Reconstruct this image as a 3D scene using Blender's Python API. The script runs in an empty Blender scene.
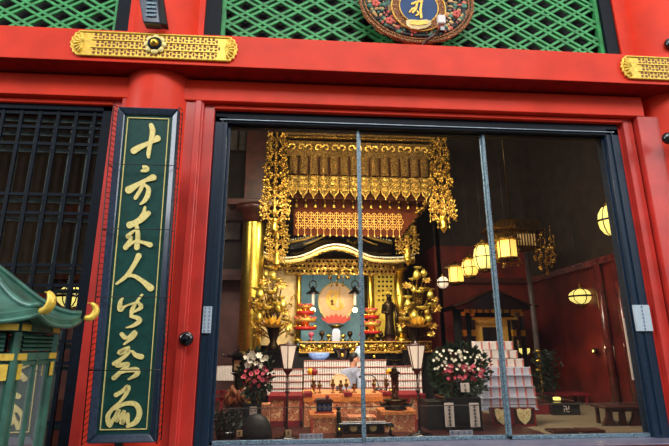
import bpy, math, random
from mathutils import Vector, Matrix
random.seed(7)
PI = math.pi
COL = bpy.context.scene.collection

# ------------------------------------------------------------------ camera model
F, CX, CY = 466.0, 334.5, 223.0
CAM = Vector((0, -5.0, 1.6))
_up = Vector((328-CX, -(-1534-CY), -F)).normalized()
_x = Vector((6398-CX, -(324-CY), -F)).normalized()
_x = (_x - _up*_up.dot(_x)).normalized()
_y = _up.cross(_x)
R = Matrix((_x, _y, _up))            # rows: world axes in camera coordinates

def W(px, py, Y):
    """point of the plane y=Y seen at a pixel of the reference"""
    d = R @ Vector((px-CX, CY-py, -F))
    return CAM + d*((Y-CAM.y)/d.y)

def Wp(px, py, o, n):
    d = R @ Vector((px-CX, CY-py, -F))
    return CAM + d*((o-CAM).dot(n)/d.dot(n))

cam = bpy.data.objects.new('camera', bpy.data.cameras.new('camera'))
COL.objects.link(cam)
cam.matrix_world = Matrix.Translation(CAM) @ R.to_4x4()
cam.data.sensor_width = 36.0
cam.data.lens = F/669.0*36.0
cam.data.clip_start = 0.05
bpy.context.scene.camera = cam
bpy.context.scene.view_settings.view_transform = 'Standard'
bpy.context.scene.view_settings.exposure = 0.0

# ------------------------------------------------------------------ materials
def lin(c):
    return tuple(((x/255)/12.92 if x/255 <= .04045 else ((x/255+.055)/1.055)**2.4) for x in c)

class Mat:
    def __init__(s, name):
        s.m = bpy.data.materials.new(name); s.m.use_nodes = True
        s.nt = s.m.node_tree; s.n = s.nt.nodes; s.l = s.nt.links
        s.b = s.n['Principled BSDF']; s.tc = s.n.new('ShaderNodeTexCoord')
        s.out = s.n['Material Output']
    def node(s, t, **kw):
        n = s.n.new(t)
        for k, v in kw.items():
            if k in n.inputs: n.inputs[k].default_value = v
            else: setattr(n, k, v)
        return n
    def ramp(s, fac, stops):
        r = s.n.new('ShaderNodeValToRGB'); e = r.color_ramp.elements
        e[0].position, e[0].color = stops[0][0], (*lin(stops[0][1]), 1)
        e[1].position, e[1].color = stops[-1][0], (*lin(stops[-1][1]), 1)
        for p, c in stops[1:-1]:
            k = e.new(p); k.color = (*lin(c), 1)
        s.l.new(fac, r.inputs[0]); return r
    def bump(s, h, strength=.3, dist=.02):
        b = s.n.new('ShaderNodeBump'); b.inputs['Strength'].default_value = strength
        b.inputs['Distance'].default_value = dist
        s.l.new(h, b.inputs['Height']); s.l.new(b.outputs[0], s.b.inputs['Normal'])

def plain(name, c, rough=.5, metal=0, emit=0, ec=None, coat=0, var=.12, vs=9, spec=.5):
    m = Mat(name)
    nz = m.node('ShaderNodeTexNoise', Scale=vs, Detail=4.0)
    m.l.new(m.tc.outputs['Object'], nz.inputs['Vector'])
    d = tuple(max(0, x*(1-var)) for x in c); u = tuple(min(255, x*(1+var)) for x in c)
    r = m.ramp(nz.outputs['Fac'], [(.3, d), (.7, u)])
    m.l.new(r.outputs[0], m.b.inputs['Base Color'])
    m.b.inputs['Roughness'].default_value = rough
    m.b.inputs['Metallic'].default_value = metal
    m.b.inputs['Coat Weight'].default_value = coat
    m.b.inputs['Coat Roughness'].default_value = .12
    m.b.inputs['Specular IOR Level'].default_value = spec
    if emit:
        m.b.inputs['Emission Color'].default_value = (*lin(ec or c), 1)
        m.b.inputs['Emission Strength'].default_value = emit
    return m.m

def carved(name, dark, light, scale=30, metal=1, rough=.35, kind='voronoi', strength=.9, emit=0, p=(.1, .5), alpha=None):
    m = Mat(name)
    if kind == 'voronoi':
        t = m.node('ShaderNodeTexVoronoi', Scale=scale, feature='DISTANCE_TO_EDGE')
        o = t.outputs['Distance']
    else:
        t = m.node('ShaderNodeTexNoise', Scale=scale, Detail=3.0, Roughness=.6)
        o = t.outputs['Fac']
    m.l.new(m.tc.outputs['Object'], t.inputs['Vector'])
    r = m.ramp(o, [(p[0], dark), (p[1], light)])
    m.l.new(r.outputs[0], m.b.inputs['Base Color'])
    m.b.inputs['Metallic'].default_value = metal
    m.b.inputs['Roughness'].default_value = rough
    m.bump(o, strength, .03)
    if emit:
        m.l.new(r.outputs[0], m.b.inputs['Emission Color'])
        m.b.inputs['Emission Strength'].default_value = emit
    if alpha is not None:
        mm = m.node('ShaderNodeMath', operation='GREATER_THAN'); mm.inputs[1].default_value = alpha
        m.l.new(o, mm.inputs[0]); m.l.new(mm.outputs[0], m.b.inputs['Alpha'])
    return m.m

M = {}
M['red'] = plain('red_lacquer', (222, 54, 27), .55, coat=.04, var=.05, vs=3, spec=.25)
M['red_shaded'] = plain('shaded_red_lacquer', (136, 22, 16), .6, spec=.2)  # red lacquer with the shade of underside and recess in its colour
M['fit_hole'] = plain('fitting_recess', (122, 60, 18), .6)
M['black'] = plain('black_lacquer_frame', (10, 18, 28), .5, var=.3, vs=14, spec=.15)
M['edge_highlight'] = plain('painted_edge_highlight', (170, 188, 200), .35, metal=.2)  # pale colour imitating a highlight on the frame edge
M['red_jamb'] = plain('sky_tinted_red_lacquer', (196, 52, 42), .4, coat=.22, var=.08, vs=3)  # jamb red with the reflected sky tinted into the colour
M['rear_bar'] = plain('gray_green_bar', (66, 82, 80), .5, var=.15)
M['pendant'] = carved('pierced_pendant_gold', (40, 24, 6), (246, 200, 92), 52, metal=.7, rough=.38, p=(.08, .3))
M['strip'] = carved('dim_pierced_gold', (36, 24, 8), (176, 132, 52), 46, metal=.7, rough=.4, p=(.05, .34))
M['steel_blue'] = plain('dark_blue_metal', (92, 112, 122), .4, metal=.2, var=.5, vs=70)
M['hall_red'] = plain('old_red_wall', (92, 26, 18), .45, var=.25, vs=2, coat=.15)
M['hall_dark'] = plain('dark_brown_wall', (40, 31, 25), .7, var=.3, vs=4)
M['hall_purple'] = plain('purple_brown_plaster', (96, 66, 66), .6, var=.2, vs=3)
M['hall_gray'] = plain('gray_plaster', (92, 84, 78), .8, var=.15)
M['wood_dark'] = plain('dark_wood', (62, 26, 18), .4, var=.3, vs=6, coat=.3)
M['wood_pillar'] = plain('lacquered_brown_post', (92, 36, 32), .25, var=.25, coat=.7)
M['frame_blue'] = plain('sky_tinted_black_frame', (22, 40, 58), .42, coat=.1, var=.3, vs=60, spec=.3)  # blue of the reflected sky mixed into the black frame colour
M['green'] = plain('green_painted_lattice', (56, 148, 82), .55, var=.18, vs=12)
M['sign_green'] = plain('dark_green_board', (10, 64, 58), .45, var=.12, vs=20)
M['sign_frame'] = plain('blue_black_frame', (38, 52, 72), .3, coat=.5, var=.2, vs=40)
M['wire'] = plain('black_wire', (16, 20, 22), .5)
M['gold'] = plain('gold', (255, 204, 84), .3, metal=1, var=.12, vs=20)
M['cream_gold'] = plain('cream_gilding', (255, 238, 180), .5, var=.05)
M['gold_soft'] = plain('soft_polished_gold', (252, 204, 96), .34, metal=.8, var=.2, vs=14)
M['gold_matte'] = plain('matte_gold_leaf', (222, 176, 84), .5, metal=.55, var=.12, vs=40)
M['gold_pale'] = plain('pale_gold_leaf', (252, 224, 144), .45, metal=.12, var=.08, vs=60)
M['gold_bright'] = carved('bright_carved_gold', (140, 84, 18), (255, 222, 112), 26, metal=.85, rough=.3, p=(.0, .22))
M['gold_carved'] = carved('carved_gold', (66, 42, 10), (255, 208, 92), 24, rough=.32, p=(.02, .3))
M['gold_dim'] = carved('dim_carved_gold', (34, 24, 8), (200, 152, 60), 30, rough=.4, p=(.04, .35))
M['gold_open'] = carved('openwork_gold', (120, 66, 14), (255, 196, 76), 20, rough=.3, p=(.0, .3), alpha=.09)
M['gold_fit'] = plain('yellow_gilt_metal', (248, 200, 80), .42, metal=.3, var=.1, vs=30)
M['brown_dark'] = plain('brown_lacquer', (50, 24, 8), .7, var=.25, vs=12, spec=.05)
M['black_flat'] = plain('matte_black_paint', (10, 9, 9), .6)  # even matte black for bodies and backings
M['black_gloss'] = plain('black_lacquer', (14, 12, 13), .2, coat=.7)
M['bronze'] = plain('dark_bronze', (56, 44, 26), .35, metal=.8, var=.3, vs=25)
M['bronze_green'] = plain('verdigris_bronze', (58, 102, 88), .42, metal=.2, var=.2, vs=7, coat=.15)
M['bronze_green_d'] = plain('dark_verdigris_bronze', (30, 66, 54), .5, metal=.2, var=.25, vs=9)
M['white'] = plain('white_paper', (236, 228, 220), .6, var=.03)
M['white_pink'] = plain('white_tablet', (238, 222, 210), .5, var=.04)
M['sticker'] = plain('pale_blue_sticker', (176, 192, 202), .6, var=.03)
M['white_cool'] = plain('cool_white_paper', (206, 214, 232), .6, var=.03)
M['blue_ink'] = plain('blue_ink', (60, 84, 140), .6)
M['ink'] = plain('black_ink', (26, 24, 24), .6)
M['red_line'] = plain('red_print', (190, 70, 58), .6)
M['skin'] = plain('skin', (206, 150, 120), .55, var=.05)
M['hair'] = plain('black_hair', (22, 18, 18), .6)
M['robe'] = plain('gray_robe', (142, 146, 162), .8, var=.08, vs=12)
M['leaf'] = plain('green_leaf', (34, 74, 30), .5, var=.5, vs=18)
M['leaf_dim'] = plain('dim_green_leaf', (24, 42, 22), .6, var=.6, vs=14)
M['pale_red'] = plain('pale_red_print', (206, 120, 108), .6)
M['leaf_dark'] = plain('dark_green_leaf', (22, 36, 22), .6, var=.4, vs=18)
M['fl_white'] = plain('white_petal', (236, 234, 214), .6, var=.05)
M['fl_pink'] = plain('pink_petal', (196, 84, 104), .6, var=.25, vs=40)
M['fl_red'] = plain('dark_red_petal', (128, 34, 52), .6, var=.25, vs=40)
M['bluewall'] = plain('pale_blue_curtain', (142, 182, 188), .8, var=.06, emit=.22, ec=(142, 190, 200))  # faint glow added to make the curtain look better lit
M['cream'] = plain('cream_panel', (226, 200, 140), .6, var=.08)
M['orange'] = plain('peach_disc', (246, 208, 160), .6, var=.04, emit=.25)  # faint glow stands in for light falling on the disc
M['pink'] = plain('pink_lotus_paint', (228, 92, 84), .6, var=.15)
M['red_bright'] = plain('bright_red', (196, 36, 30), .5, var=.1)
M['crimson'] = plain('crimson_cloth', (120, 14, 26), .6, var=.2)
M['lamp_warm'] = plain('lit_warm_paper', (255, 214, 110), .6, emit=1.1, ec=(255, 206, 96), var=.08, vs=15)
M['lamp_yellow'] = plain('lit_yellow_shade', (250, 232, 130), .6, emit=.95, ec=(250, 232, 128), var=.05)
M['lamp_white'] = plain('lit_white_shade', (255, 232, 206), .6, emit=.62, ec=(255, 226, 196), var=.04)
M['bulb'] = plain('bright_bulb', (255, 240, 200), .5, emit=14, ec=(255, 226, 160))
M['tatami'] = plain('tatami_matting', (128, 114, 88), .8, var=.12, vs=30)
M['floor_red'] = plain('dark_red_floor_boards', (58, 22, 18), .4, var=.2)
M['stone'] = plain('gray_stone_paving', (74, 72, 70), .8, var=.12, vs=4)
M['pale_jar'] = plain('pale_blue_porcelain', (190, 212, 226), .25, var=.06)
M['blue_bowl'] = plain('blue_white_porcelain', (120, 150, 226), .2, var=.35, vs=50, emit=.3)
M['paint_blue'] = plain('deep_blue_enamel', (10, 58, 108), .6, var=.1)
M['sill'] = plain('lilac_gray_sill', (118, 116, 138), .35, metal=.3, var=.1, coat=.3)

def brocade():
    m = Mat('orange_brocade')
    v = m.node('ShaderNodeTexVoronoi', Scale=16.0, feature='F1')
    m.l.new(m.tc.outputs['Object'], v.inputs['Vector'])
    nz = m.node('ShaderNodeTexNoise', Scale=38.0, Detail=2.0)
    m.l.new(m.tc.outputs['Object'], nz.inputs['Vector'])
    ad = m.node('ShaderNodeMath', operation='MULTIPLY'); m.l.new(v.outputs['Distance'], ad.inputs[0]); m.l.new(nz.outputs['Fac'], ad.inputs[1])
    r = m.ramp(ad.outputs[0], [(.06, (120, 54, 32)), (.16, (226, 150, 104)), (.26, (178, 84, 54)), (.4, (246, 204, 150))])
    m.l.new(r.outputs[0], m.b.inputs['Base Color']); m.b.inputs['Roughness'].default_value = .6
    return m.m
M['brocade'] = brocade()

def paint_carving():
    m = Mat('painted_carving')
    v = m.node('ShaderNodeTexVoronoi', Scale=13.0, feature='F1'); m.l.new(m.tc.outputs['Object'], v.inputs['Vector'])
    r = m.ramp(v.outputs['Color'], [(.0, (14, 16, 18)), (.3, (70, 110, 96)), (.45, (24, 24, 22)), (.6, (200, 96, 74)), (.75, (214, 168, 110)), (.95, (20, 26, 26))])
    m.l.new(r.outputs[0], m.b.inputs['Base Color']); m.b.inputs['Roughness'].default_value = .5
    m.bump(v.outputs['Distance'], .8, .03)
    return m.m
M['painted'] = paint_carving()
M['ring_brown'] = carved('carved_gilt_ring', (96, 48, 26), (214, 150, 92), 34, metal=.3, rough=.5, p=(.0, .3))

def glass(name, tint, ior=1.45, hz=0):
    m = Mat(name)
    t = m.node('ShaderNodeBsdfTransparent'); t.inputs[0].default_value = (*tint, 1)
    g = m.node('ShaderNodeBsdfGlossy'); g.inputs['Roughness'].default_value = .03
    fr = m.node('ShaderNodeFresnel', IOR=ior); mx = m.node('ShaderNodeMixShader')
    m.l.new(fr.outputs[0], mx.inputs[0]); m.l.new(t.outputs[0], mx.inputs[1]); m.l.new(g.outputs[0], mx.inputs[2])
    last = mx
    if hz:
        d = m.node('ShaderNodeBsdfDiffuse'); d.inputs[0].default_value = (.8, .8, .8, 1)
        m2 = m.node('ShaderNodeMixShader'); m2.inputs[0].default_value = hz
        m.l.new(mx.outputs[0], m2.inputs[1]); m.l.new(d.outputs[0], m2.inputs[2]); last = m2
    m.l.new(last.outputs[0], m.out.inputs['Surface'])
    return m.m
M['glass'] = glass('window_glass', (.95, .94, .91), 1.5)
M['acrylic'] = glass('hazy_acrylic', (.9, .92, .94), 1.4, .012)  # faint pale haze mixed into the clear sheet
M['lan_glass'] = glass('lantern_glass', (.72, .82, .84), 1.6, .12)

# ------------------------------------------------------------------ mesh builder
class MB:
    def __init__(s): s.v = []; s.f = []; s.mi = []; s.sm = []; s.cur = 0
    def add(s, vs, fs, smooth=False):
        b = len(s.v); s.v += [Vector(p) for p in vs]
        for f in fs: s.f.append([b+i for i in f]); s.mi.append(s.cur); s.sm.append(smooth)
        return s
    def box(s, a, b, rz=0, piv=None):
        x0, y0, z0 = (min(a[i], b[i]) for i in range(3)); x1, y1, z1 = (max(a[i], b[i]) for i in range(3))
        vs = [Vector((x, y, z)) for z in (z0, z1) for x, y in ((x0, y0), (x1, y0), (x1, y1), (x0, y1))]
        if rz:
            c = piv or Vector(((x0+x1)/2, (y0+y1)/2, 0)); m = Matrix.Rotation(rz, 3, 'Z')
            vs = [m @ (v-c) + c for v in vs]
        return s.add(vs, [(3, 2, 1, 0), (4, 5, 6, 7), (0, 1, 5, 4), (1, 2, 6, 5), (2, 3, 7, 6), (3, 0, 4, 7)])
    def cb(s, c, sz, rz=0):
        c = Vector(c); h = Vector(sz)/2
        return s.box(c-h, c+h, rz, Vector((c.x, c.y, 0)))
    def bar(s, p, q, w, t=None, up=Vector((0, 0, 1))):
        p = Vector(p); q = Vector(q); t = t or w; d = (q-p).normalized()
        a = d.cross(up); a = a.normalized() if a.length > 1e-5 else Vector((1, 0, 0))
        b = a.cross(d)
        vs = [o + a*(i*w/2) + b*(j*t/2) for o in (p, q) for i, j in ((-1, -1), (1, -1), (1, 1), (-1, 1))]
        return s.add(vs, [(0, 1, 2, 3), (7, 6, 5, 4), (4, 5, 1, 0), (5, 6, 2, 1), (6, 7, 3, 2), (7, 4, 0, 3)])
    def lathe(s, c, prof, n=16, axis='Z', sx=1, sy=1, rot=0, smooth=True, cap=True):
        c = Vector(c); vs = []; fs = []
        for r, z in prof:
            for i in range(n):
                a = rot + 2*PI*i/n; x, y = r*math.cos(a)*sx, r*math.sin(a)*sy
                p = {'Z': (x, y, z), 'Y': (x, -z, y), 'X': (z, x, y)}[axis]
                vs.append(c+Vector(p))
        for k in range(len(prof)-1):
            for i in range(n):
                j = (i+1) % n; fs.append((k*n+i, k*n+j, (k+1)*n+j, (k+1)*n+i))
        if cap:
            fs.append(list(range(n))[::-1]); fs.append([(len(prof)-1)*n+i for i in range(n)])
        return s.add(vs, fs, smooth)
    def ball(s, c, r, n=12, m=7, sx=1, sy=1, sz=1):
        prof = [(r*math.sin(PI*(k+.03)/(m-1+.06)), -r*sz*math.cos(PI*(k+.03)/(m-1+.06))) for k in range(m)]
        return s.lathe(c, prof, n, sx=sx, sy=sy)
    def tube(s, pts, r, n=8, cap=True):
        pts = [Vector(p) for p in pts]; rs = r if isinstance(r, (list, tuple)) else [r]*len(pts)
        vs = []; fs = []; prev = None
        for i, p in enumerate(pts):
            d = (pts[min(i+1, len(pts)-1)]-pts[max(i-1, 0)])
            d = d.normalized() if d.length > 1e-9 else Vector((0, 0, 1))
            if prev is None:
                a = d.cross(Vector((0, 0, 1))); a = a if a.length > .05 else d.cross(Vector((1, 0, 0)))
            else: a = prev - d*prev.dot(d)
            a.normalize(); prev = a; b = d.cross(a)
            for k in range(n):
                t = 2*PI*k/n; vs.append(p + (a*math.cos(t)+b*math.sin(t))*rs[i])
        for i in range(len(pts)-1):
            for k in range(n):
                j = (k+1) % n; fs.append((i*n+k, i*n+j, (i+1)*n+j, (i+1)*n+k))
        if cap: fs.append(list(range(n))[::-1]); fs.append([(len(pts)-1)*n+k for k in range(n)])
        return s.add(vs, fs, True)
    def prism(s, pts, d):
        """planar polygon extruded by the vector d"""
        pts = [Vector(p) for p in pts]; d = Vector(d); n = len(pts)
        return s.add(pts+[p+d for p in pts], [list(range(n)), list(range(2*n-1, n-1, -1))] + [(i, i+n, (i+1) % n+n, (i+1) % n) for i in range(n)])
    def quad(s, a, b, c, d): return s.add([a, b, c, d], [(0, 1, 2, 3)])
    def torus(s, c, R_, r, axis='Y', n=20, m=6, sz=1, a0=0, a1=2*PI):
        full = abs(a1-a0-2*PI) < 1e-6; k = n if full else n+1
        pts = []
        for i in range(k):
            t = a0+(a1-a0)*i/n; x, z = R_*math.cos(t), R_*math.sin(t)*sz
            pts.append(Vector(c)+Vector({'Y': (x, 0, z), 'Z': (x, z, 0), 'X': (0, x, z)}[axis]))
        if full: pts.append(pts[0]); 
        return s.tube(pts, r, m, cap=not full)
    def build(s, name, mats, parent=None, bevel=0, seg=1, sub=0):
        mats = mats if isinstance(mats, (list, tuple)) else [mats]
        me = bpy.data.meshes.new(name)
        off = wloc(parent) if parent else Vector((0, 0, 0))
        me.from_pydata([tuple(v-off) for v in s.v], [], s.f)
        for m in mats: me.materials.append(M[m] if isinstance(m, str) else m)
        me.polygons.foreach_set('material_index', s.mi); me.polygons.foreach_set('use_smooth', s.sm)
        me.update()
        o = bpy.data.objects.new(name, me); COL.objects.link(o)
        if parent: o.parent = parent
        if bevel:
            b = o.modifiers.new('bevel', 'BEVEL'); b.width = bevel; b.segments = seg; b.limit_method = 'ANGLE'
        if sub:
            b = o.modifiers.new('sub', 'SUBSURF'); b.levels = sub; b.render_levels = sub
        return o

def wloc(o):
    v = Vector((0, 0, 0))
    while o: v += o.location; o = o.parent
    return v
def tag(o, label=None, cat=None, group=None, kind=None):
    if label: o['label'] = label
    if cat: o['category'] = cat
    if group: o['group'] = group
    if kind: o['kind'] = kind
    return o
def thing(name, label, cat, loc, group=None):
    o = bpy.data.objects.new(name, None); COL.objects.link(o); o.location = loc; o.empty_display_size = .1
    return tag(o, label, cat, group)
def struct(o, label=None): return tag(o, label, None, None, 'structure')
def kids(o): return [c for c in bpy.data.objects if c.parent == o]
def copy_tree(o, loc=None, label=None, group=None, parent=None, ks=None):
    c = o.copy(); COL.objects.link(c); c.parent = parent
    if loc is not None: c.location = loc
    if label: c['label'] = label
    if group: c['group'] = group
    for ch in kids(o): copy_tree(ch, parent=c)
    return c
def lerp(a, b, t): return a+(b-a)*t
def spline(pts, k=6):
    out = []; n = len(pts)
    P = [pts[0]]+list(pts)+[pts[-1]]
    for i in range(n-1):
        a, b, c, d = P[i], P[i+1], P[i+2], P[i+3]
        for j in range(k):
            t = j/k
            out.append(tuple(.5*((2*b[q])+(-a[q]+c[q])*t+(2*a[q]-5*b[q]+4*c[q]-d[q])*t*t+(-a[q]+3*b[q]-3*c[q]+d[q])*t**3) for q in range(len(b))))
    out.append(tuple(pts[-1])); return out
FZ = .55      # hall floor

# ================================================================== SHELL
b = MB(); b.box((-30, -30, -.1), (30, -.6, 0)); struct(b.build('floor_outside', 'stone'))
b = MB(); b.box((-5.2, .25, FZ-.2), (5.5, 8.6, FZ)); struct(b.build('floor', 'tatami'))
b = MB(); b.box((-5.2, .3, FZ), (3.05, 8.5, FZ+.012)); struct(b.build('floor_wood', 'floor_red'))
b = MB(); b.box((-5.3, -.4, -.02), (6.5, .25, .66)); struct(b.build('wall_plinth', 'wood_dark'))
b = MB(); b.box((-5.3, .3, 7.6), (6.0, 8.8, 7.8)); struct(b.build('ceiling', 'hall_dark'))
b = MB(); b.box((-5.4, .0, 0), (-5.2, 8.8, 2.7)); b.cur = 1; b.box((-5.4, .0, 2.7), (-5.2, 8.8, 7.8)); struct(b.build('wall_left', ['hall_red', 'hall_dark']))
b = MB(); b.box((5.5, .2, 0), (5.7, 8.8, 3.1)); b.cur = 1; b.box((5.5, .2, 3.1), (5.7, 8.8, 7.8)); struct(b.build('wall_right', ['hall_red', 'hall_dark']))
b = MB(); b.box((-2.3, 8.5, 0), (3.3, 8.7, 7.8)); struct(b.build('wall_back', 'hall_dark'))
b = MB(); b.box((3.25, 5.6, 0), (5.6, 5.75, 3.9)); b.box((3.2, 5.6, 0), (3.35, 8.6, 3.9)); b.cur = 1; b.box((3.25, 5.6, 3.9), (5.6, 5.75, 7.8)); b.box((3.2, 5.6, 3.9), (3.35, 8.6, 7.8)); struct(b.build('wall_back_right', ['hall_red', 'hall_dark']))
b = MB(); b.box((-5.3, 5.6, 0), (-1.1, 5.75, 3.3)); b.box((-1.25, 5.7, 0), (-1.1, 8.6, 3.3)); b.cur = 1; b.box((-5.3, 5.6, 3.3), (-1.1, 5.75, 7.8)); b.box((-1.25, 5.7, 3.3), (-1.1, 8.6, 7.8)); struct(b.build('wall_back_left', ['hall_purple', 'hall_dark']))
# rails and posts of the hall's right and back walls
b = MB(); b.box((5.42, .6, 3.02), (5.5, 5.6, 3.14)); struct(b.build('trim_1', 'wood_pillar'), )
b = MB()
for y in (.9, 1.7, 2.1, 2.5, 3.0): b.lathe((5.42, y, FZ), [(.065, 0), (.065, 2.47)], 12)
struct(b.build('trim_2', 'wood_pillar'))
b = MB(); b.box((3.3, 5.5, 3.02), (5.5, 5.6, 3.14)); b.box((3.35, 5.5, FZ), (5.5, 5.6, FZ+.12)); struct(b.build('trim_3', 'wood_dark'))
# pale slatted screen high in the hall's left corner
b = MB()
p0 = W(222, 150, 5.3); p1 = W(272, 100, 5.3)
for i in range(6):
    x = lerp(p0.x, p1.x, i/5.6); b.box((x, 5.25, p0.z), (x+(p1.x-p0.x)/7.6, 5.33, p1.z+.6))
struct(b.build('trim_4', 'hall_gray'))
b = MB(); q0 = W(222, 265, 5.4); q1 = W(241, 205, 5.4); b.box((q0.x-.6, 5.45, q0.z+.6), (q1.x, 5.52, q1.z)); struct(b.build('trim_5', 'hall_gray'))
b = MB(); b.box((-5.2, 5.2, 4.35), (-.7, 5.5, 4.6)); b.box((-5.2, 5.2, 3.0), (-.9, 5.45, 3.12)); struct(b.build('trim_6', 'wood_dark'))

# ---------- facade
BY = -.38     # front of the big beam
def zs(py, Y, px=334): return W(px, py, Y).z
zt = zs(40.5, BY); zb = zs(71, BY)
b = MB(); b.box((-6, BY, zb), (8, -.02, zt)); b.mi[0] = 1; struct(b.build('trim_7', ['red', 'red_shaded'], bevel=.008, seg=2))        # big beam; its underside face takes the shade-darkened red
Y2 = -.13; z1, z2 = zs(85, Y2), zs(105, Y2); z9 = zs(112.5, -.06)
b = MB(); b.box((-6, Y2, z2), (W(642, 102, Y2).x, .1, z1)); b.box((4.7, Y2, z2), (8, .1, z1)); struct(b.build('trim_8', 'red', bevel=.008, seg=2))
b = MB(); b.box((-6, .02, z9), (8, .3, zt-.05)); struct(b.build('wall_front', 'red_shaded'))  # recess wall, shade put into its colour
b = MB(); b.box((-6, .15, zt-.1), (8, .35, 7.8)); struct(b.build('wall_front_upper', 'black_flat'))
GT = 4.20     # top of the glass frame
b = MB()
b.box((-.99, -.06, z9), (3.97, .12, zs(109, -.06))); b.box((-6, -.06, z9), (-2.1, .12, zs(109, -.06))); struct(b.build('trim_9', 'red', bevel=.006))
b = MB()      # jambs, stepped
b.box((-1.4, -.1, .6), (-1.1, .2, z2)); b.box((-1.12, -.05, .6), (-.985, .2, z2)); b.box((-1.19,-.13,.6),(-1.12,0,z2)); b.box((-1.04,-.03,.6),(-.985,.0,z2))
struct(b.build('trim_10', 'red_jamb', bevel=.006))
b = MB()
b.box((3.97, -.05, .6), (4.09, .2, z2)); b.box((4.11, -.12, .6), (4.4, .2, z2+.004)); b.box((3.93,.02,.6),(3.99,.2,z2))
struct(b.build('trim_11', 'red_jamb', bevel=.006))
b = MB(); b.box((-2.12, -.06, .6), (-1.99, .2, z2)); b.box((-2.0, -.12, .6), (-1.86, .2, z2)); struct(b.build('trim_12', 'red_jamb', bevel=.006))
# columns
def column(n, x, r0, r1, yy=0):
    b = MB(); b.lathe((x, yy, 0), [(r0, 0), (r0, .6), (r1, 4.6), (r1, 7.6)], 48); return struct(b.build(n, 'red'))
column('trim_13', -1.635, .435, .405, .13)
column('trim_14', 4.70, .425, .4, .13)
b = MB(); b.lathe((-1.655, 0, 0), [(.5, 0), (.5, .3), (.44, .34)], 40); b.lathe((4.66, 0, 0), [(.5, 0), (.5, .3), (.44, .34)], 40); struct(b.build('trim_15', 'stone'))
# posts beside the columns above the beam
b = MB()
for x0, x1, m in ((-2.24, -2.08, 1), (-2.08, -1.9, 0), (-1.42, -1.19, 0), (-1.2, -1.0, 1), (3.98, 4.14, 1), (4.15, 4.36, 0)):
    b.cur = m; b.box((x0, -.02 if not m else .0, zt-.05), (x1, .2, 7.6))
struct(b.build('trim_16', ['red', 'black']))

# ---------- green lattices above the beam
def lattice(x0, x1, z0, z1, label, y=.08):
    t = thing('lattice_panel', label, 'lattice', ((x0+x1)/2, y, z0), 'green wooden lattices above the beam')
    f = MB()
    for a, c in (((x0, y-.03, z0-.02), (x1, y+.04, z0+.05)), ((x0, y-.03, z1), (x1, y+.04, z1+.06)), ((x0, y-.03, z0), (x0+.05, y+.04, z1)), ((x1-.05, y-.03, z0), (x1, y+.04, z1))): f.box(a, c)
    f.build('frame', 'green', t)
    g = MB(); sl = .62; H = z1-z0; n = 0
    for s in (1, -1):
        for k in range(-30, 60):
            for dd in (0, .13):
                X = x0 + k*.44 + dd
                pts = []
                # clip the line x = X + s*(z-z0)/sl to the panel
                za, zb_ = z0, z1
                f_ = lambda z: X + s*(z-z0)/sl
                lo, hi = sorted(((x0-X)*s*sl+z0, (x1-X)*s*sl+z0))
                za, zb_ = max(z0, lo), min(z1, hi)
                if zb_-za < .03: continue
                g.bar((f_(za), y+(.004 if s > 0 else 0), za), (f_(zb_), y+(.004 if s > 0 else 0), zb_), (.031), .03, Vector((0, 1, 0)))
    g.build('lattice_bars', 'green', t)
    return t
zl = zs(40, .08)
lattice(-5.4, -2.24, zl-.12, zl+1.6, 'green crossed-strip lattice over the dark grille doors, far side of the column')
lattice(-1.0, 3.98, zl-.12, zl+1.6, 'long green crossed-strip lattice behind the round carved plaque')

# ---------- round carved plaque with a blue disc
PY = -.14
c = W(417, 0, PY); k = (W(427, 0, PY)-W(417, 0, PY)).x/10
pl = thing('carved_plaque', 'oval carved and painted plaque with a gold letter on a blue disc', 'plaque', c)
b = MB(); rx, rz = 56*k, 47*k
def oval(rx, rz, y, n=64, lob=0, cc=None):
    cc = cc or c
    return [Vector((cc.x+rx*(1+lob*math.cos(8*2*PI*i/n))*math.cos(2*PI*i/n), y, cc.z+rz*(1+lob*math.cos(8*2*PI*i/n))*math.sin(2*PI*i/n))) for i in range(n)]
b.prism(oval(rx, rz, PY+.07), (0, -.05, 0)); b.build('backing', 'painted', pl)
b = MB(); b.tube([p for p in oval(rx, rz, PY+.01)]+[oval(rx, rz, PY+.01)[0]], .022, 8, False)
b.tube([p for p in oval(rx*.93, rz*.93, PY+.01)]+[oval(rx*.93, rz*.93, PY+.01)[0]], .014, 8, False); b.build('rim', 'ring_brown', pl)
# carved petals and leaves between rim and disc: one low relief around the ring
cz = W(418, 9, PY)
cm = [plain('carving_green', (70, 118, 96), .5), plain('carving_black', (18, 20, 22), .5), plain('carving_coral', (204, 92, 76), .5), plain('carving_buff', (206, 164, 104), .5)]
b = MB(); N_ = 120
for i in range(N_):
    a = 2*PI*i/N_
    for q in (.6, .68, .76, .84):
        p = Vector((c.x+rx*q*math.cos(a+q), PY+.0, c.z+rz*q*math.sin(a+q)-.01)); b.cur = random.choice((0, 1, 1, 3, 2))
        b.ball(p, random.uniform(.02, .034), 8, 5, sx=random.uniform(.7, 1.5), sy=.5, sz=random.uniform(.6, 1.2))
b.build('carved_leaves', cm, pl)
for i in range(10):
    a = 2*PI*i/10+.2; p = Vector((c.x+rx*.75*math.cos(a), PY-.012, c.z+rz*.75*math.sin(a))); b = MB()
    for j in range(5): b.ball(p+Vector((.03*math.cos(j*1.257), 0, .03*math.sin(j*1.257))), .026, 8, 5, sy=.6)
    b.build('carved_flower', cm[2], pl)
r1_, r0_ = 26.5*k, 19*k
b = MB(); b.prism(oval(r1_, r1_, PY+.02, 48, 0, cz), (0, -.045, 0)); b.build('inner_ring', 'ring_brown', pl)
b = MB(); b.prism(oval(r0_, r0_*.97, PY-.02, 48, 0, cz), (0, -.02, 0)); disc = b.build('blue_disc', 'paint_blue', pl)
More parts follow.
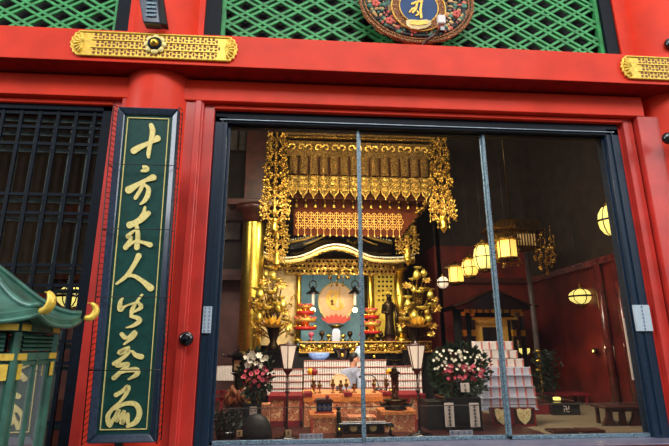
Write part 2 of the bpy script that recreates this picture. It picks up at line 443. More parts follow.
b = MB(); b.torus((cz.x, PY-.04, cz.z), r0_, .008, 'Y', 40); b.torus((cz.x, PY-.03, cz.z), r1_, .009, 'Y', 40); b.build('gold_rings', 'gold_matte', disc)
def px_stroke(mb, pts, to, thick=.01, n=None, scale=1.0):
    """brush stroke from (x, y, width) points; to(x,y) gives a 3D point"""
    n = n or Vector((0, -1, 0))
    sp = spline(pts, 6); P = [(x*1.0, y*1.0, w*.5) for x, y, w in sp]
    L, Rr = [], []
    for i, (x, y, w) in enumerate(P):
        a = P[max(i-1, 0)]; c_ = P[min(i+1, len(P)-1)]
        dx, dy = c_[0]-a[0], c_[1]-a[1]; q = math.hypot(dx, dy) or 1
        L.append((x-dy/q*w, y+dx/q*w)); Rr.append((x+dy/q*w, y-dx/q*w))
    def cap(p, a, sgn):
        ax, ay = p[0]-a[0], p[1]-a[1]; q = math.hypot(ax, ay) or 1; an = math.atan2(ay, ax)
        return [(p[0]+p[2]*math.cos(an+t), p[1]+p[2]*math.sin(an+t)) for t in (PI/3*sgn, PI/6*sgn, 0, -PI/6*sgn, -PI/3*sgn)]
    # strips as quads: robust where the stroke folds over itself
    for i in range(len(P)-1):
        q = [to(*L[i]), to(*L[i+1]), to(*Rr[i+1]), to(*Rr[i])]
        mb.add([v for v in q]+[v+n*thick for v in q], [(4, 5, 6, 7), (0, 1, 5, 4), (2, 3, 7, 6)])
    for e, a in ((P[0], P[1]), (P[-1], P[-2])):
        m = 12; ring = [to(e[0]+e[2]*math.cos(2*PI*j/m), e[1]+e[2]*math.sin(2*PI*j/m)) for j in range(m)]
        mb.add(ring+[v+n*(thick*.97) for v in ring], [list(range(m, 2*m))]+[(j, (j+1) % m, (j+1) % m+m, j+m) for j in range(m)])
b = MB(); to = lambda x, y: W(350+x/5.146, y/5.146, PY-.04)
for s in ([(318, 22, 10), (345, 12, 12), (372, 8, 8)], [(345, 14, 8), (338, 45, 12), (322, 66, 10)], [(340, 40, 10), (318, 50, 9), (306, 64, 7)],
          [(368, 12, 9), (362, 50, 12), (366, 92, 12)], [(345, 60, 8), (352, 72, 9), (340, 82, 8)]): px_stroke(b, s, to, .012)
b.build('gold_letter', 'gold_matte', disc)
b = MB(); to = lambda x, y: W(350+x/5.146, y/5.146, PY-.045)
b.prism([to(x, y) for x, y in ((288, 108), (310, 103), (350, 106), (392, 103), (418, 112), (415, 130), (392, 146), (350, 154), (312, 148), (290, 132))][::1], (0, -.012, 0)); b.build('lotus_base', 'cream', disc)
b = MB(); b.prism([to(x, y)+Vector((0, -.014, 0)) for x, y in ((306, 114), (350, 110), (398, 114), (396, 128), (350, 134), (310, 130))], (0, -.006, 0))
b.build('lotus_band', 'gold_matte', disc)
# white and black fitting on a brown stem before the plaque
t = thing('floodlight', 'small white and black fitting on a brown stem before the carved plaque', 'fitting', W(422, 45, -.2))
b = MB(); b.box(W(437, 26, -.24), W(445.5, 14.5, -.3)); b.build('white_head', 'white', t, bevel=.01)
b = MB(); b.box(W(439, 33, -.24), W(445, 26.2, -.29)); b.build('socket', 'black_gloss', t, bevel=.006)
b = MB(); b.tube([W(440, 30, -.22), W(431, 37, -.22), W(422, 46, -.2)], .02); b.build('stem', 'wood_dark', t)

# ---------- gilt fittings on the beam
def fitting(px0, px1, label, boss):
    y = BY+.001; x0 = W(px0, 45, y).x; x1 = W(px1, 55, y).x; za, zb_ = zb+.06, zt-.045; zm = (za+zb_)/2; hh = (zb_-za)/2
    t = thing('gilt_fitting', label, 'metal fitting', ((x0+x1)/2, y, za), 'gilt openwork metal fittings on the red beam')
    def outline(g, ex=0):
        pts = []; e = hh*.55
        right = [(0, -hh), (.32*e, -hh*.98), (.5*e, -hh*.8), (.78*e, -hh*.78), (.86*e, -hh*.5), (1.12*e, -hh*.4), (1.06*e, -hh*.18), (1.26*e, 0), (1.06*e, hh*.18), (1.12*e, hh*.4), (.86*e, hh*.5), (.78*e, hh*.78), (.5*e, hh*.8), (.32*e, hh*.98), (0, hh)]
        R_ = [(x1-hh*.6+a, zm+c_) for a, c_ in spline(right, 3)]; L_ = [(x0+hh*.6-a, zm-c_) for a, c_ in spline(right, 3)]
        return [Vector((a, y, c_)) for a, c_ in R_+L_]
    b = MB(); o = outline(0); b.prism(o, (0, -.018, 0)); b.build('plate', 'gold_fit', t)
    b = MB(); b.tube([p+Vector((0, -.02, 0)) for p in o]+[o[0]+Vector((0, -.02, 0))], .012, 6, False)
    for dz in (-.33, .33): b.bar((x0+.2, y-.022, zm+hh*dz), (x1-.2, y-.022, zm+hh*dz), .014, .012)
    b.build('rim', 'gold_fit', t)
    for j, dz in enumerate((-.62, 0, .62)):
        b = MB(); xx = x0+.26; i = 0
        while xx < x1-.24:
            px_ = xx+(.03 if j == 1 else 0); cz_ = zm+dz*hh
            for sx_, sz_ in ((-1, -1), (1, -1), (1, 1), (-1, 1)):
                b.prism([Vector((px_+sx_*a, y-.0195, cz_+sz_*q)) for a, q in ((.008, .006), (.042, .012), (.034, .042), (.014, .034))], (0, -.002, 0))
            b.prism([Vector((px_+.06+a, y-.0195, cz_+q)) for a, q in ((-.012, 0), (0, -.03), (.012, 0), (0, .03))], (0, -.002, 0))
            xx += .122; i += 1
        b.build('openwork_row', 'fit_hole', t)
    for s, xe in ((1, x1-.12), (-1, x0+.12)):
        b = MB()
        for j in range(7):
            a = -1.2+j*.4; b.tube([(xe, y-.02, zm), (xe+s*.1*math.cos(a), y-.025, zm+hh*.86*math.sin(a))], [.006, .018], 6)
        b.build('petal_end', 'gold_fit', t)
    if boss is not None:
        p = W(boss, 44, y-.04); 
        b = MB()
        for j in range(8):
            a = 2*PI*j/8; b.ball((p.x+.085*math.cos(a), y-.035, p.z+.085*math.sin(a)), .04, 10, 6, sy=.5)
        bo = b.build('boss', 'gold_pale', t)
        b = MB(); b.torus((p.x, y-.05, p.z), .06, .018, 'Y', 24); b.build('boss_ring', 'black', bo)
        b = MB(); b.lathe((p.x, y-.04, p.z), [(.05, 0), (.048, .03), (.03, .06), (.004, .075)], 16, 'Y'); b.build('boss_knob', 'gold', bo)
fitting(73, 236, 'long gilt openwork fitting with a flower boss, above the column with the sign', 155)
fitting(617, 800, 'gilt openwork fitting on the red beam above the jamb opposite the signboard', None)

# ---------- dark plaque hanging on the column above the beam
t = thing('hanging_tile', 'small blue-black box hanging on the column above the gilt fitting', 'box', W(152, 22, -.45))
b = MB(); a0, a1, a2, a3 = W(143, 22, -.52), W(160, 23, -.52), W(156, -12, -.52), W(137, -12, -.52)
b.prism([a0, a1, a2, a3], (.0, .12, 0)); b.build('body', 'sign_frame', t, bevel=.01)
b = MB(); b.prism([W(160.5, 23, -.51), W(166.5, 24, -.45), W(161, -12, -.45), W(156.5, -12, -.51)], (0, .1, 0)); b.build('side', 'black_flat', t)
b = MB()
for q in range(5): b.box(W(146, 16-q*4, -.53), W(156, 14-q*4, -.535))
b.build('grooves', 'steel_blue', t)

# ---------- vertical sign with brush characters
SO = Vector((0, -.78, 3.83)); sd = Vector((0, .22, -2.95)).normalized(); SN = Vector((0, -1, 0)); SN = (SN - sd*SN.dot(sd)).normalized()
S = lambda px, py, d=0: Wp(px, py, SO, SN)+SN*d
sg = thing('sign_board', 'tall dark green signboard with gold brush characters on the red column', 'sign', S(122, 441, 0))
TL, TR, BR_, BL = S(119, 109), S(179, 109.5), S(158, 442), S(88.5, 442)
x0 = (TL.x+BL.x)/2; x1 = (TR.x+BR_.x)/2; lo = (BL+BR_)/2; hi = (TL+TR)/2
def sp(u, v, d=0):   # u across 0..1, v up 0..1
    p = lo.lerp(hi, v); return Vector((lerp(x0, x1, u), p.y, p.z))+SN*d
b = MB(); b.prism([sp(0.06, .01, -.02), sp(.94, .01, -.02), sp(.94, .99, -.02), sp(.06, .99, -.02)], SN*.02); b.build('panel', 'sign_green', sg)
b = MB(); fw = .115; fv = .022
for q in ([(0, 0), (1, 0), (1-fw, fv), (fw, fv)], [(1, 0), (1, 1), (1-fw, 1-fv), (1-fw, fv)], [(1, 1), (0, 1), (fw, 1-fv), (1-fw, 1-fv)], [(0, 1), (0, 0), (fw, fv), (fw, 1-fv)]):
    o_ = [sp(*q[0], .045), sp(*q[1], .045), sp(*q[2], .015), sp(*q[3], .015)]
    bk = [sp(*q[0], -.05), sp(*q[1], -.05), sp(*q[2], -.01), sp(*q[3], -.01)]
    b.add(o_+bk, [(0, 1, 2, 3), (7, 6, 5, 4), (0, 4, 5, 1), (2, 6, 7, 3), (1, 5, 6, 2), (3, 7, 4, 0)])
b.build('frame', 'sign_frame', sg, bevel=.012, seg=2)
b = MB(); m0, m1, v0, v1 = .16, .835, .034, .968
for a, c_ in (((m0, v0), (m1, v0)), ((m1, v0), (m1, v1)), ((m1, v1), (m0, v1)), ((m0, v1), (m0, v0))): b.bar(sp(*a, .006), sp(*c_, .006), .007, .01, SN)
b.build('gold_border', 'gold_pale', sg)
A = lambda x, y: S(110+x/4.957, 110+y/4.957, .004); B = lambda x, y: S(105+x/4.957, 195+y/4.957, .004)
C = lambda x, y: S(95+x/4.957, 280+y/4.957, .004); D = lambda x, y: S(85+x/4.957, 356+y/4.957, .004)
chars = [
 (A, [[(120, 204, 32), (150, 186, 27), (200, 163, 20), (237, 143, 32)], [(206, 78, 22), (213, 108, 26), (203, 160, 20), (193, 215, 20), (193, 236, 13)]]),
 (A, [[(170, 281, 18), (182, 295, 30), (160, 304, 12)], [(96, 398, 38), (130, 377, 26), (175, 352, 18), (216, 336, 32)],
      [(170, 362, 16), (152, 400, 18), (128, 438, 18)], [(170, 372, 12), (192, 390, 20), (189, 424, 24), (173, 452, 20), (154, 468, 10)]]),
 (B, [[(200, 62, 12), (193, 90, 18), (172, 122, 22), (140, 140, 20)], [(217, 92, 24), (185, 125, 20), (125, 150, 34)], [(158, 150, 18), (165, 200, 22), (160, 262, 26)],
      [(150, 176, 10), (114, 206, 20), (132, 214, 16), (104, 262, 24)], [(106, 262, 16), (150, 232, 14), (190, 236, 16), (226, 248, 26)]]),
 (B, [[(169, 302, 28), (150, 340, 22), (110, 400, 20), (60, 440, 12)], [(98, 406, 10), (140, 400, 18), (185, 425, 22), (228, 461, 34)]]),
 (C, [[(138, 92, 10), (127, 112, 20), (127, 146, 26), (146, 134, 14), (166, 124, 9), (202, 114, 13)], [(235, 74, 12), (208, 110, 14), (186, 150, 20), (182, 178, 14)],
      [(216, 110, 14), (231, 134, 20), (206, 152, 12), (192, 160, 8)], [(180, 180, 14), (212, 188, 22), (222, 204, 24), (192, 226, 16), (158, 236, 6)]]),
 (C, [[(134, 268, 20), (150, 284, 22), (166, 284, 14), (200, 260, 24), (188, 284, 20), (146, 318, 10)], [(168, 334, 16), (122, 360, 24), (170, 350, 20), (150, 378, 18), (98, 414, 22)],
      [(186, 352, 10), (205, 372, 22), (232, 380, 26)]]),
 (D, [[(190, 8, 12), (160, 45, 22), (215, 40, 20), (185, 72, 20), (146, 108, 24)], [(168, 88, 12), (205, 72, 20), (256, 68, 26), (258, 90, 24), (218, 114, 10)]]),
 (D, [[(156, 192, 22), (190, 172, 20), (214, 155, 28), (205, 188, 20), (176, 226, 14), (142, 258, 18), (116, 296, 22), (120, 336, 24)],
      [(150, 262, 12), (200, 236, 20), (252, 238, 24), (272, 280, 26), (254, 325, 26), (214, 346, 18)],
      [(126, 342, 22), (150, 300, 14), (170, 266, 16), (158, 320, 18), (176, 300, 12), (196, 272, 14), (184, 332, 22), (204, 300, 14), (214, 288, 16), (214, 326, 18)]]),
]
for to, strokes in chars:
    b = MB()
    for i, s in enumerate(strokes): px_stroke(b, s, to, .010+.0012*i, SN)
    b.build('brush_character', 'gold_pale', sg)
b = MB(); b.cb(S(119, 446, -.01), (.07, .05, .18)); b.build('lower_bracket', 'black_gloss', sg)
# wire guard around the sign
t = thing('wire_guard', 'thin black wire guard stretched around the tall green signboard', 'wire guard', sp(0, 0, .1))
b = MB()
for py in (167, 230.5, 297, 369): 
    b = MB(); v = (S(130, py).z-lo.z)/(hi.z-lo.z); b.tube([sp(-.035, v, -.05), sp(-.035, v, .08), sp(1.03, v, .08), sp(1.03, v, -.05)], .0045, 5); b.build('cross_wire', 'wire', t)
b = MB()
for u in (-.035, 1.03):
    b.tube([sp(u, 0, .08), sp(u, 1, .08)], .005, 5); b.tube([sp(u, 0, -.05), sp(u, 1, -.05)], .005, 5)
    for i in range(61): b.bar(sp(u, i/60, .08), sp(u, i/60+.006, -.05), .0045)
b.build('side_mesh', 'wire', t)

# ---------- small fixtures on the jambs
def knob(px, py, y, label, r=.055):
    p = W(px, py, y); t = thing('round_fixture', label, 'fixture', p)
    b = MB(); b.lathe(p, [(r, -.0), (r*1.05, .02), (r*.95, .045), (r*.6, .06)], 24, 'Y'); b.build('base', 'black_gloss', t)
    b = MB(); b.torus(p+Vector((0, -.05, 0)), r*.62, .007, 'Y', 20); b.build('ring', 'steel_blue', t)
    b = MB(); b.lathe(p+Vector((0, -.05, 0)), [(r*.42, 0), (r*.38, .02), (r*.1, .026)], 16, 'Y'); b.build('cap', 'black', t)
knob(186.5, 339, -.13, 'round black knob on the red jamb beside the green signboard', .07)
knob(667, 139, -.26, 'black knob high on the red column at the picture edge', .07)
knob(670, 45, -.26, 'black knob above the beam at the picture edge, on the red column', .08)
def sticker(px0, py0, px1, py1, y, label, rows, cols=1, m='white_cool', name='paper_notice', ink='blue_ink', tilt=0):
    a = W(px0, py1, y); c_ = W(px1, py0, y); a.x, c_.x = min(a.x, c_.x), max(a.x, c_.x)
    t = thing(name, label, 'notice', Vector(((a.x+c_.x)/2, y, a.z)))
    b = MB(); b.box((a.x, y+(.022 if -.03 < y < 0 else 0), a.z), (c_.x, y-.006, c_.z)); b.build('sheet', m, t)
    b = MB(); w_ = (c_.x-a.x)/cols; h_ = (c_.z-a.z)/rows
    for i in range(cols):
        for j in range(rows):
            X = a.x+w_*(i+.5); Z = a.z+h_*(j+.5); s = min(w_, h_)*.3
            for q in range(2): b.box((X-s, y-.0065, Z-s+q*s*1.2), (X+s*random.uniform(.4, 1), y-.0085, Z-s*.62+q*s*1.2))
            b.box((X-s*.2, y-.0065, Z-s), (X+s*.15, y-.0085, Z+s))
    b.build('printed_marks', ink, t); return t
sticker(202, 306.5, 212, 333, -.022, 'small pale sticker with printed marks on the black door frame', 7, 2, 'sticker')
sticker(637.5, 305, 648.5, 331, -.022, 'pale vertical sticker on the black frame near the far red jamb', 7, 1, 'sticker')

# ================================================================== GLASS DOORS
GZ0, GZ1 = .7, 4.105
b = MB()
b.box((-.985, -.0, .62), (-.84, .2, GT)); b.box((3.76, -.0, .62), (3.93, .2, GT)); b.cur = 1; b.box((-.985, 0, GZ1), (3.93, .2, z9+.01))
struct(b.build('window_1', ['frame_blue', 'black'], bevel=.012, seg=2))
b = MB(); b.box((-.93, -.012, GT-.060), (3.86, .0, GT-.05)); b.box((-.9, -.016, .7), (-.885, 0, GT-.06)); b.box((3.82, -.016, .7), (3.835, 0, GT-.06)); b.cur = 1; b.box((-.93, -.02, GT-.058), (3.86, -.012, GT-.052)); struct(b.build('trim_17', ['frame_blue', 'edge_highlight']))  # thin pale strip paints the highlight along the frame top
b = MB(); b.box((-.98, -.28, .6), (4.0, .3, .665)); struct(b.build('trim_18', 'sill', bevel=.01))
xs = [-.84, .69, 2.21, 3.76]
for i in range(3):
    b = MB(); Y0 = .06+.03*(i % 2)
    xa, xb = xs[i], xs[i+1]
    b.box((xa, Y0, .665), (xb, Y0+.03, .705)); b.cur = 2 if i == 0 else 0; b.box((xa, Y0, .665), (xa+.03, Y0+.03, GZ1)); b.cur = 2 if i == 2 else 0; b.box((xb-.018, Y0, .665), (xb+.012, Y0+.03, GZ1)); b.cur = 1; b.box((xa, Y0, GZ1-.012), (xb, Y0+.03, GZ1))
    w = b.build('window_%d' % (i+2), ['steel_blue', 'black', 'frame_blue'], bevel=.004); struct(w)
    b = MB(); b.quad((xa+.03, Y0+.015, .7), (xb-.018, Y0+.015, .7), (xb-.018, Y0+.015, GZ1-.03), (xa+.03, Y0+.015, GZ1-.03)); g = b.build('pane', 'glass', w); g['kind'] = 'structure'

# ---------- dark grille doors on the left
t = tag(bpy.data.objects.new('door_1', None), None, None, None, 'structure'); COL.objects.link(t); t.location = (-3, .05, .6)
b = MB(); b.box((-2.24, -.02, .6), (-2.12, .16, 4.27)); b.box((-6, -.02, 4.19), (-2.12, .16, z9+.01)); b.build('frame', 'black', t, bevel=.008)
b = MB()
x = -2.33
V_ = []
while x > -5: V_.append(x); x -= .1975
for x in V_: b.box((x-.018, .0, .6), (x+.018, .03, 4.2)); 
H_ = [4.16, 3.99, 3.79, 3.2, 2.99, 2.43, 2.22, 1.66, 1.45, .9]
for z in H_: b.box((-6, .005, z-.017), (-2.24, .035, z+.017))
b.build('front_bars', 'black', t)
b = MB()
for x in V_: b.box((x-.075, .09, .6), (x-.03, .12, 4.2))
for z in H_: b.box((-6, .08, z-.075), (-2.24, .11, z-.03))
b.build('rear_bars', 'rear_bar', t)
b = MB(); b.quad((-6, .14, .6), (-2.24, .14, .6), (-2.24, .14, 4.2), (-6, .14, 4.2)); b.build('pane', 'glass', t)

# ================================================================== HALL: hanging things
def px_size(n, Y): return (W(335+n, 223, Y)-W(335, 223, Y)).x
# --- big gilded canopy
CYF = 2.9
cl, cr = W(288, 170, CYF).x, W(429, 170, CYF).x
z = lambda py, Y=CYF: W(358, py, Y).z
cd = 1.3
cp = thing('altar_canopy', 'great gilded canopy of carved bands and scalloped pendants over the altar', 'canopy', ((cl+cr)/2, CYF+cd/2, z(205)))
def ring_band(name, z0, z1, mat, ex=0, th=.05, mb=None):
    b = MB()
    b.box((cl-ex, CYF-ex, z0), (cr+ex, CYF-ex+th, z1)); b.box((cl-ex, CYF+cd+ex-th, z0), (cr+ex, CYF+cd+ex, z1))
    b.box((cl-ex, CYF-ex+th, z0), (cl-ex+th, CYF+cd+ex-th, z1)); b.box((cr+ex-th, CYF-ex+th, z0), (cr+ex, CYF+cd+ex-th, z1))
    return b.build(name, mat, cp)
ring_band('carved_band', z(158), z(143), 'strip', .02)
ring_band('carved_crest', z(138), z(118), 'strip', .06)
ring_band('molding', z(141.5), z(139.8), 'gold_dim', .09)
ring_band('backing_band', z(199), z(157), 'brown_dark', -.04)
b = MB(); b.box((cl, CYF, z(118)), (cr, CYF+cd, z(118)+.05)); b.build('roof_board', 'brown_dark', cp)
# scrolls on the carved bands
b = MB(); n = 17
for row, (pa, pb) in enumerate(((121, 137), (144, 157))):
    for i in range(n):
        X = lerp(cl, cr, (i+.5)/n); Z = lerp(z(pa), z(pb), .5); s = 1 if i % 2 else -1
        b = MB(); pts = [(X+s*(.075-.01*q)*math.cos(q*.9)*1.0, CYF-.06-(.05 if row == 0 else 0), Z+(.085-.011*q)*math.sin(q*.9)) for q in range(7)]
        b.tube(pts, [.016, .02, .018, .016, .014, .012, .008], 6); b.build('scroll', 'gold_bright', cp)
# pendants: strip, scalloped plate
n = 14; pw = (cr-cl)/n
def pend_front(i): return Vector((cl+pw*(i+.5), CYF-.03, 0)), 0
slots = [(cl+pw*(i+.5), CYF-.03, 0) for i in range(n)]
slots += [(cl-.03, CYF+.1+i*.18, -PI/2) for i in range(7)] + [(cr+.03, CYF+.1+i*.18, PI/2) for i in range(7)]
zs1, zs2, zs3 = z(159), z(177), z(199)
def pendant_parts(x, y, rz):
    rot = Matrix.Rotation(rz, 3, 'Z'); P = lambda a, d, zz: Vector((x, y, 0)) + rot @ Vector((a, d, 0)) + Vector((0, 0, zz))
    b = MB(); h = pw*.40
    # half-round strip
    vs = []; k = 7
    for zz in (zs1, zs2):
        for j in range(k): a = PI*j/(k-1); vs.append(P(-h*math.cos(a), -h*.9*math.sin(a), zz))
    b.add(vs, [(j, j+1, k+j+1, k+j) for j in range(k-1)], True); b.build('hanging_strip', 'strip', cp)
    b = MB(); h = pw*.47; zt_, zb_ = zs2, zs3
    out = [(-h, zt_), (-h, lerp(zb_, zt_, .42)), (-h*.75, lerp(zb_, zt_, .22)), (-h*.3, lerp(zb_, zt_, .12)), (0, zb_), (h*.3, lerp(zb_, zt_, .12)), (h*.75, lerp(zb_, zt_, .22)), (h, lerp(zb_, zt_, .42)), (h, zt_)]
    b.cur = 1; b.prism([P(a, .0, q) for a, q in out], rot @ Vector((0, .01, 0)))
    b.cur = 0; b.tube([P(a*.94, -.012, q) for a, q in out[1:-1]], .011, 5)
    for q, r in ((.9, .5), (.66, .62), (.38, .52)):
        zz = lerp(zb_, zt_, q)
        b.tube([P(r*h*math.cos(t), -.014, zz+r*h*.55*math.sin(t)) for t in [PI*1.9-j*PI*.9/6*1.6 for j in range(7)]], .011, 5)
        b.tube([P(-r*h*.9*math.cos(t), -.014, zz-.02+r*h*.4*math.sin(t)) for t in [j*PI/5 for j in range(5)]], .009, 5)
    b.ball(P(0, -.018, lerp(zb_, zt_, .5)), .016, 6, 4); b.ball(P(0, -.01, zb_-.01), .014, 6, 4)
    b.build('scalloped_pendant', ['gold_bright', 'pendant'], cp)
for x, y, rz in slots: pendant_parts(x, y, rz)
# inner valance: brown cloth with little bells, then a hexagon net
IY = CYF+.25; iz = lambda py: W(358, py, IY).z
b = MB(); b.box((cl+.12, IY, iz(236)), (cr-.5, IY+.03, iz(192))); b.box((cl+.1, IY+.035, iz(214)), (cr-.12, IY+.06, iz(190)))
b.prism([Vector((cr-.5, IY, iz(212))), Vector((cr-.15, IY, iz(212))), Vector((cr-.5, IY, iz(233)))], (0, .03, 0)); b.build('valance', plain('brown_valance_cloth', (66, 28, 8), .8, var=.2, spec=.1), cp)
n2 = 14
for i in range(n2):
    X = lerp(cl+.16, cr-.2, i/(n2-1)); b = MB()
    b.lathe((X, IY-.04, iz(209)), [(.005, 0), (.03, .005), (.022, .05), (.012, .075), (.004, .1)], 8); b.ball((X, IY-.04, iz(203)+.02), .02, 6, 4)
    b.cb((X, IY-.04, iz(202)+.04), (.05, .012, .02)); b.build('bell', 'gold', cp)
n3 = 17
for i in range(n3):
    X = lerp(cl+.2, cr-.55, i/(n3-1)); b = MB(); 
    for r_ in range(3):
        zc = iz(216.5+r_*5.2)
        b.torus((X+(.03 if r_ % 2 else 0), IY-.03-.006*(i % 2), zc), .052, .005, 'Y', 6, 4, sz=1.1); b.bar((X-.05, IY-.03, zc), (X+.05, IY-.03, zc), .007)
    b.tube([(X, IY-.03, iz(236)), (X, IY-.03, iz(213))], .006, 5); b.lathe((X, IY-.03, iz(236)-.03), [(.002, 0), (.02, .02), (.004, .06)], 6)
    b.build('net_pendant', 'gold_matte', cp)
b = MB()     # suspension rods
for sx in (cl+.2, cr-.2):
    for sy in (CYF+.2, CYF+cd-.2): b = MB(); b.tube([(sx, sy, z(118)), (sx, sy, 7.6)], .02, 6); b.build('suspension_rod', 'bronze', cp)

# --- hanging gilt ornaments (chains of openwork rosettes ending in bells and a tassel)
def ornament(px, Y, rows, tip, label, top=None):
    """rows: (py, radius_px)"""
    p = W(px, tip, Y); t = thing('hanging_ornament', label, 'hanging ornament', p, 'gilt rosette ornaments hanging beside the canopy')
    X = p.x; zz = lambda py: W(px, py, Y).z
    u = px_size(1, Y)
    b = MB(); b.tube([(X, Y+.02, zz(tip-8)), (X, Y+.02, top or 7.6)], .012, 6); b.build('rod', 'bronze', t)
    for py, r in rows:
        b = MB(); Z = zz(py); r_ = r*u
        b.torus((X, Y, Z), r_*.55, .016, 'Y', 14, 5); b.ball((X, Y-.03, Z), r_*.2, 8, 5)
        b.torus((X, Y, Z), r_*.55, .014, 'X', 12, 5)
        for j in range(14):
            a = 2*PI*j/14+.3+random.uniform(-.1, .1); d = Vector((math.cos(a), 0, math.sin(a)*.8)); s = Vector((-d.z, 0, d.x))
            q = Vector((X, Y, Z))
            b.tube([q+d*r_*.55, q+d*r_*.75+s*.03, q+d*r_*.95-s*.02+Vector((0, -.02, 0)), q+d*r_*.85-s*.05], [.018, .015, .011, .006], 5)
            b.ball(q+d*r_*.98+Vector((0, -.02, 0)), .017, 6, 4)
            b.ball(q+d*r_*.72+Vector((0, random.uniform(-.08, .08), 0)), .02, 6, 4)
            if j % 2: b.tube([q+d*r_*.9, q+d*r_*.95-Vector((0, 0, .07))], .004, 4); b.ball(q+d*r_*.95-Vector((0, 0, .085)), .016, 6, 4, sz=1.4)
        b.build('rosette', 'gold_dim' if py < 176 else 'gold_carved' if py < 198 else 'gold_bright', t)  # darker gold painted onto upper rosettes where the light falls off
    b = MB(); Z = zz(tip); h = 15*u
    b.lathe((X, Y, Z), [(.004, 0), (u*3.2, h*.32), (u*4.2, h*.42), (u*3.4, h*.46), (u*3.1, h*1.0), (u*4, h*1.1), (u*1.4, h*1.2)], 12); b.build('tassel', 'gold', t)
ornament(444, 2.3, [(139, 9), (153, 11), (167, 11), (181, 13), (193, 10), (204, 14), (213, 15)], 233, 'gilt rosette chain hanging clear of the canopy against the dark wall')
ornament(274, 2.3, [(134, 10), (146, 11), (158, 11), (170, 13), (182, 13), (194, 14), (204, 16), (212, 15)], 236, 'long gilt rosette chain hanging between the golden pillar and the canopy')
ornament(276, 3.9, [(228, 11), (238, 13), (247, 11), (256, 9)], 270, 'short gilt ornament below the longest rosette chain, over the upturned roof tip', top=W(276, 150, 3.9).z)
ornament(408, 3.9, [(206, 9), (217, 10), (228, 10), (238, 13), (247, 12)], 266, 'gilt ornament hanging in front of the roof end nearer the lit lanterns', top=W(408, 130, 3.9).z)
# diagonal garland from canopy corner to the ornament
t = thing('gilt_garland', 'gilt garland sloping down from the canopy corner to the roof end', 'garland', W(404, 232, 3.3))
b = MB(); 
for i in range(22):
    q = i/21; p = W(lerp(424, 402, q), lerp(204, 232, q), lerp(2.9, 3.8, q)); b.ball(p+Vector((random.uniform(-.03, .03), 0, random.uniform(-.04, .04))), random.uniform(.025, .05), 7, 5)
b.build('links', 'gold_carved', t)

# --- golden pillar on the left of the altar
p = W(251, 300, 4.6); px_l, px_r = W(240, 300, 4.6).x, W(262.5, 300, 4.6).x; r = (px_r-px_l)/2
t = thing('golden_pillar', 'tall round golden pillar with a dark bracket capital beside the altar', 'pillar', (p.x, 4.6, FZ))
zc = W(250, 224, 4.6).z
b = MB(); b.lathe((p.x, 4.6, FZ), [(r, .1), (r, zc-FZ)], 32, cap=False); b.build('shaft', 'gold', t)
b = MB(); b.lathe((p.x, 4.6, FZ), [(r*1.4, 0), (r*1.4, .12), (r*1.1, .2)], 24); b.build('base', 'black_gloss', t)
b = MB(); b.lathe((p.x, 4.6, zc), [(r, 0), (r*1.15, .08), (r*1.5, .2), (r*2.0, .26), (r*2.0, .36)], 8); b.cb((p.x, 4.6, zc+.42), (1.1, .5, .12)); b.cb((p.x, 4.6, zc+1.8), (.42, .4, 2.6)); b.build('capital', 'wood_dark', t)

# ================================================================== ALTAR
AY = 5.0
az = lambda py, Y=AY, px=340: W(px, py, Y).z
ax = lambda px, Y=AY, py=290: W(px, py, Y).x
# dais
t = thing('altar_dais', 'long black and gold stepped dais carrying the roofed altar shrine', 'dais', (ax(335), AY+.6, FZ))
b = MB(); b.box((ax(262), AY-.3, FZ), (ax(424), AY+2.6, az(352))); b.build('body', 'black_flat', t)
b = MB(); b.box((ax(300), AY-.36, az(351)), (ax(424), AY-.3, az(343))); b.build('gold_rail', 'gold_carved', t)
b = MB()
for py in (342, 352): b.box((ax(300), AY-.4, az(py)-.012), (ax(424), AY-.36, az(py)+.012))
b.build('molding', 'gold_matte', t)
b = MB()
for i in range(9): X = lerp(ax(304), ax(420), i/8); b.ball((X, AY-.38, az(347)), .045, 10, 6, sy=.4)
b.build('crest_stud', 'gold', t)

# roofed shrine
sh = thing('altar_shrine', 'golden altar shrine with a curving beaded black roof and pale blue interior', 'shrine', (ax(335), AY+1, az(352)))
by = AY+1.5
b = MB(); b.box((ax(262), by, az(352)), (ax(410), by+.05, az(250))); b.build('back_panel', 'gold_dim', sh)
b = MB(); b.quad((ax(298), by-.03, az(345)), (ax(372), by-.03, az(345)), (ax(372), by-.03, az(262)), (ax(298), by-.03, az(262))); 
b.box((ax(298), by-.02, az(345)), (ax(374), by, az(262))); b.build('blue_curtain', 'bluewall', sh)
for (pa, pb) in ((296, 301.5), (369, 375), (396, 407)):
    b = MB(); Xa, Xb = ax(pa), ax(pb); b.lathe(((Xa+Xb)/2, AY+.2, az(343)), [((Xb-Xa)/2, 0), ((Xb-Xa)/2, az(262)-az(343))], 16)
    b.lathe(((Xa+Xb)/2, AY+.2, az(343)), [((Xb-Xa)*.75, 0), ((Xb-Xa)*.75, .08), ((Xb-Xa)*.5, .12)], 16)
    b.lathe(((Xa+Xb)/2, AY+.2, az(270)), [((Xb-Xa)*.5, 0), ((Xb-Xa)*.8, .05), ((Xb-Xa)*.8, .1)], 16); b.build('post', 'gold', sh)
for (pa, pb) in ((258, 296),):
    b = MB(); b.box((ax(pa), AY+.28, az(345)), (ax(pb), AY+.33, az(255))); b.build('side_panel', 'cream', sh)
    b = MB()
    for q in range(26):
        p = W(random.uniform(pa+2, pb-2), random.uniform(262, 338), AY+.24); s = random.choice((-1, 1))
        b.tube([p+Vector((s*.09*math.cos(a_*.8)*(1-a_*.1), -.02, .09*math.sin(a_*.8)*(1-a_*.1))) for a_ in range(6)], [.012, .018, .018, .014, .012, .006], 5)
    b.build('side_carving', 'gold_bright', sh)
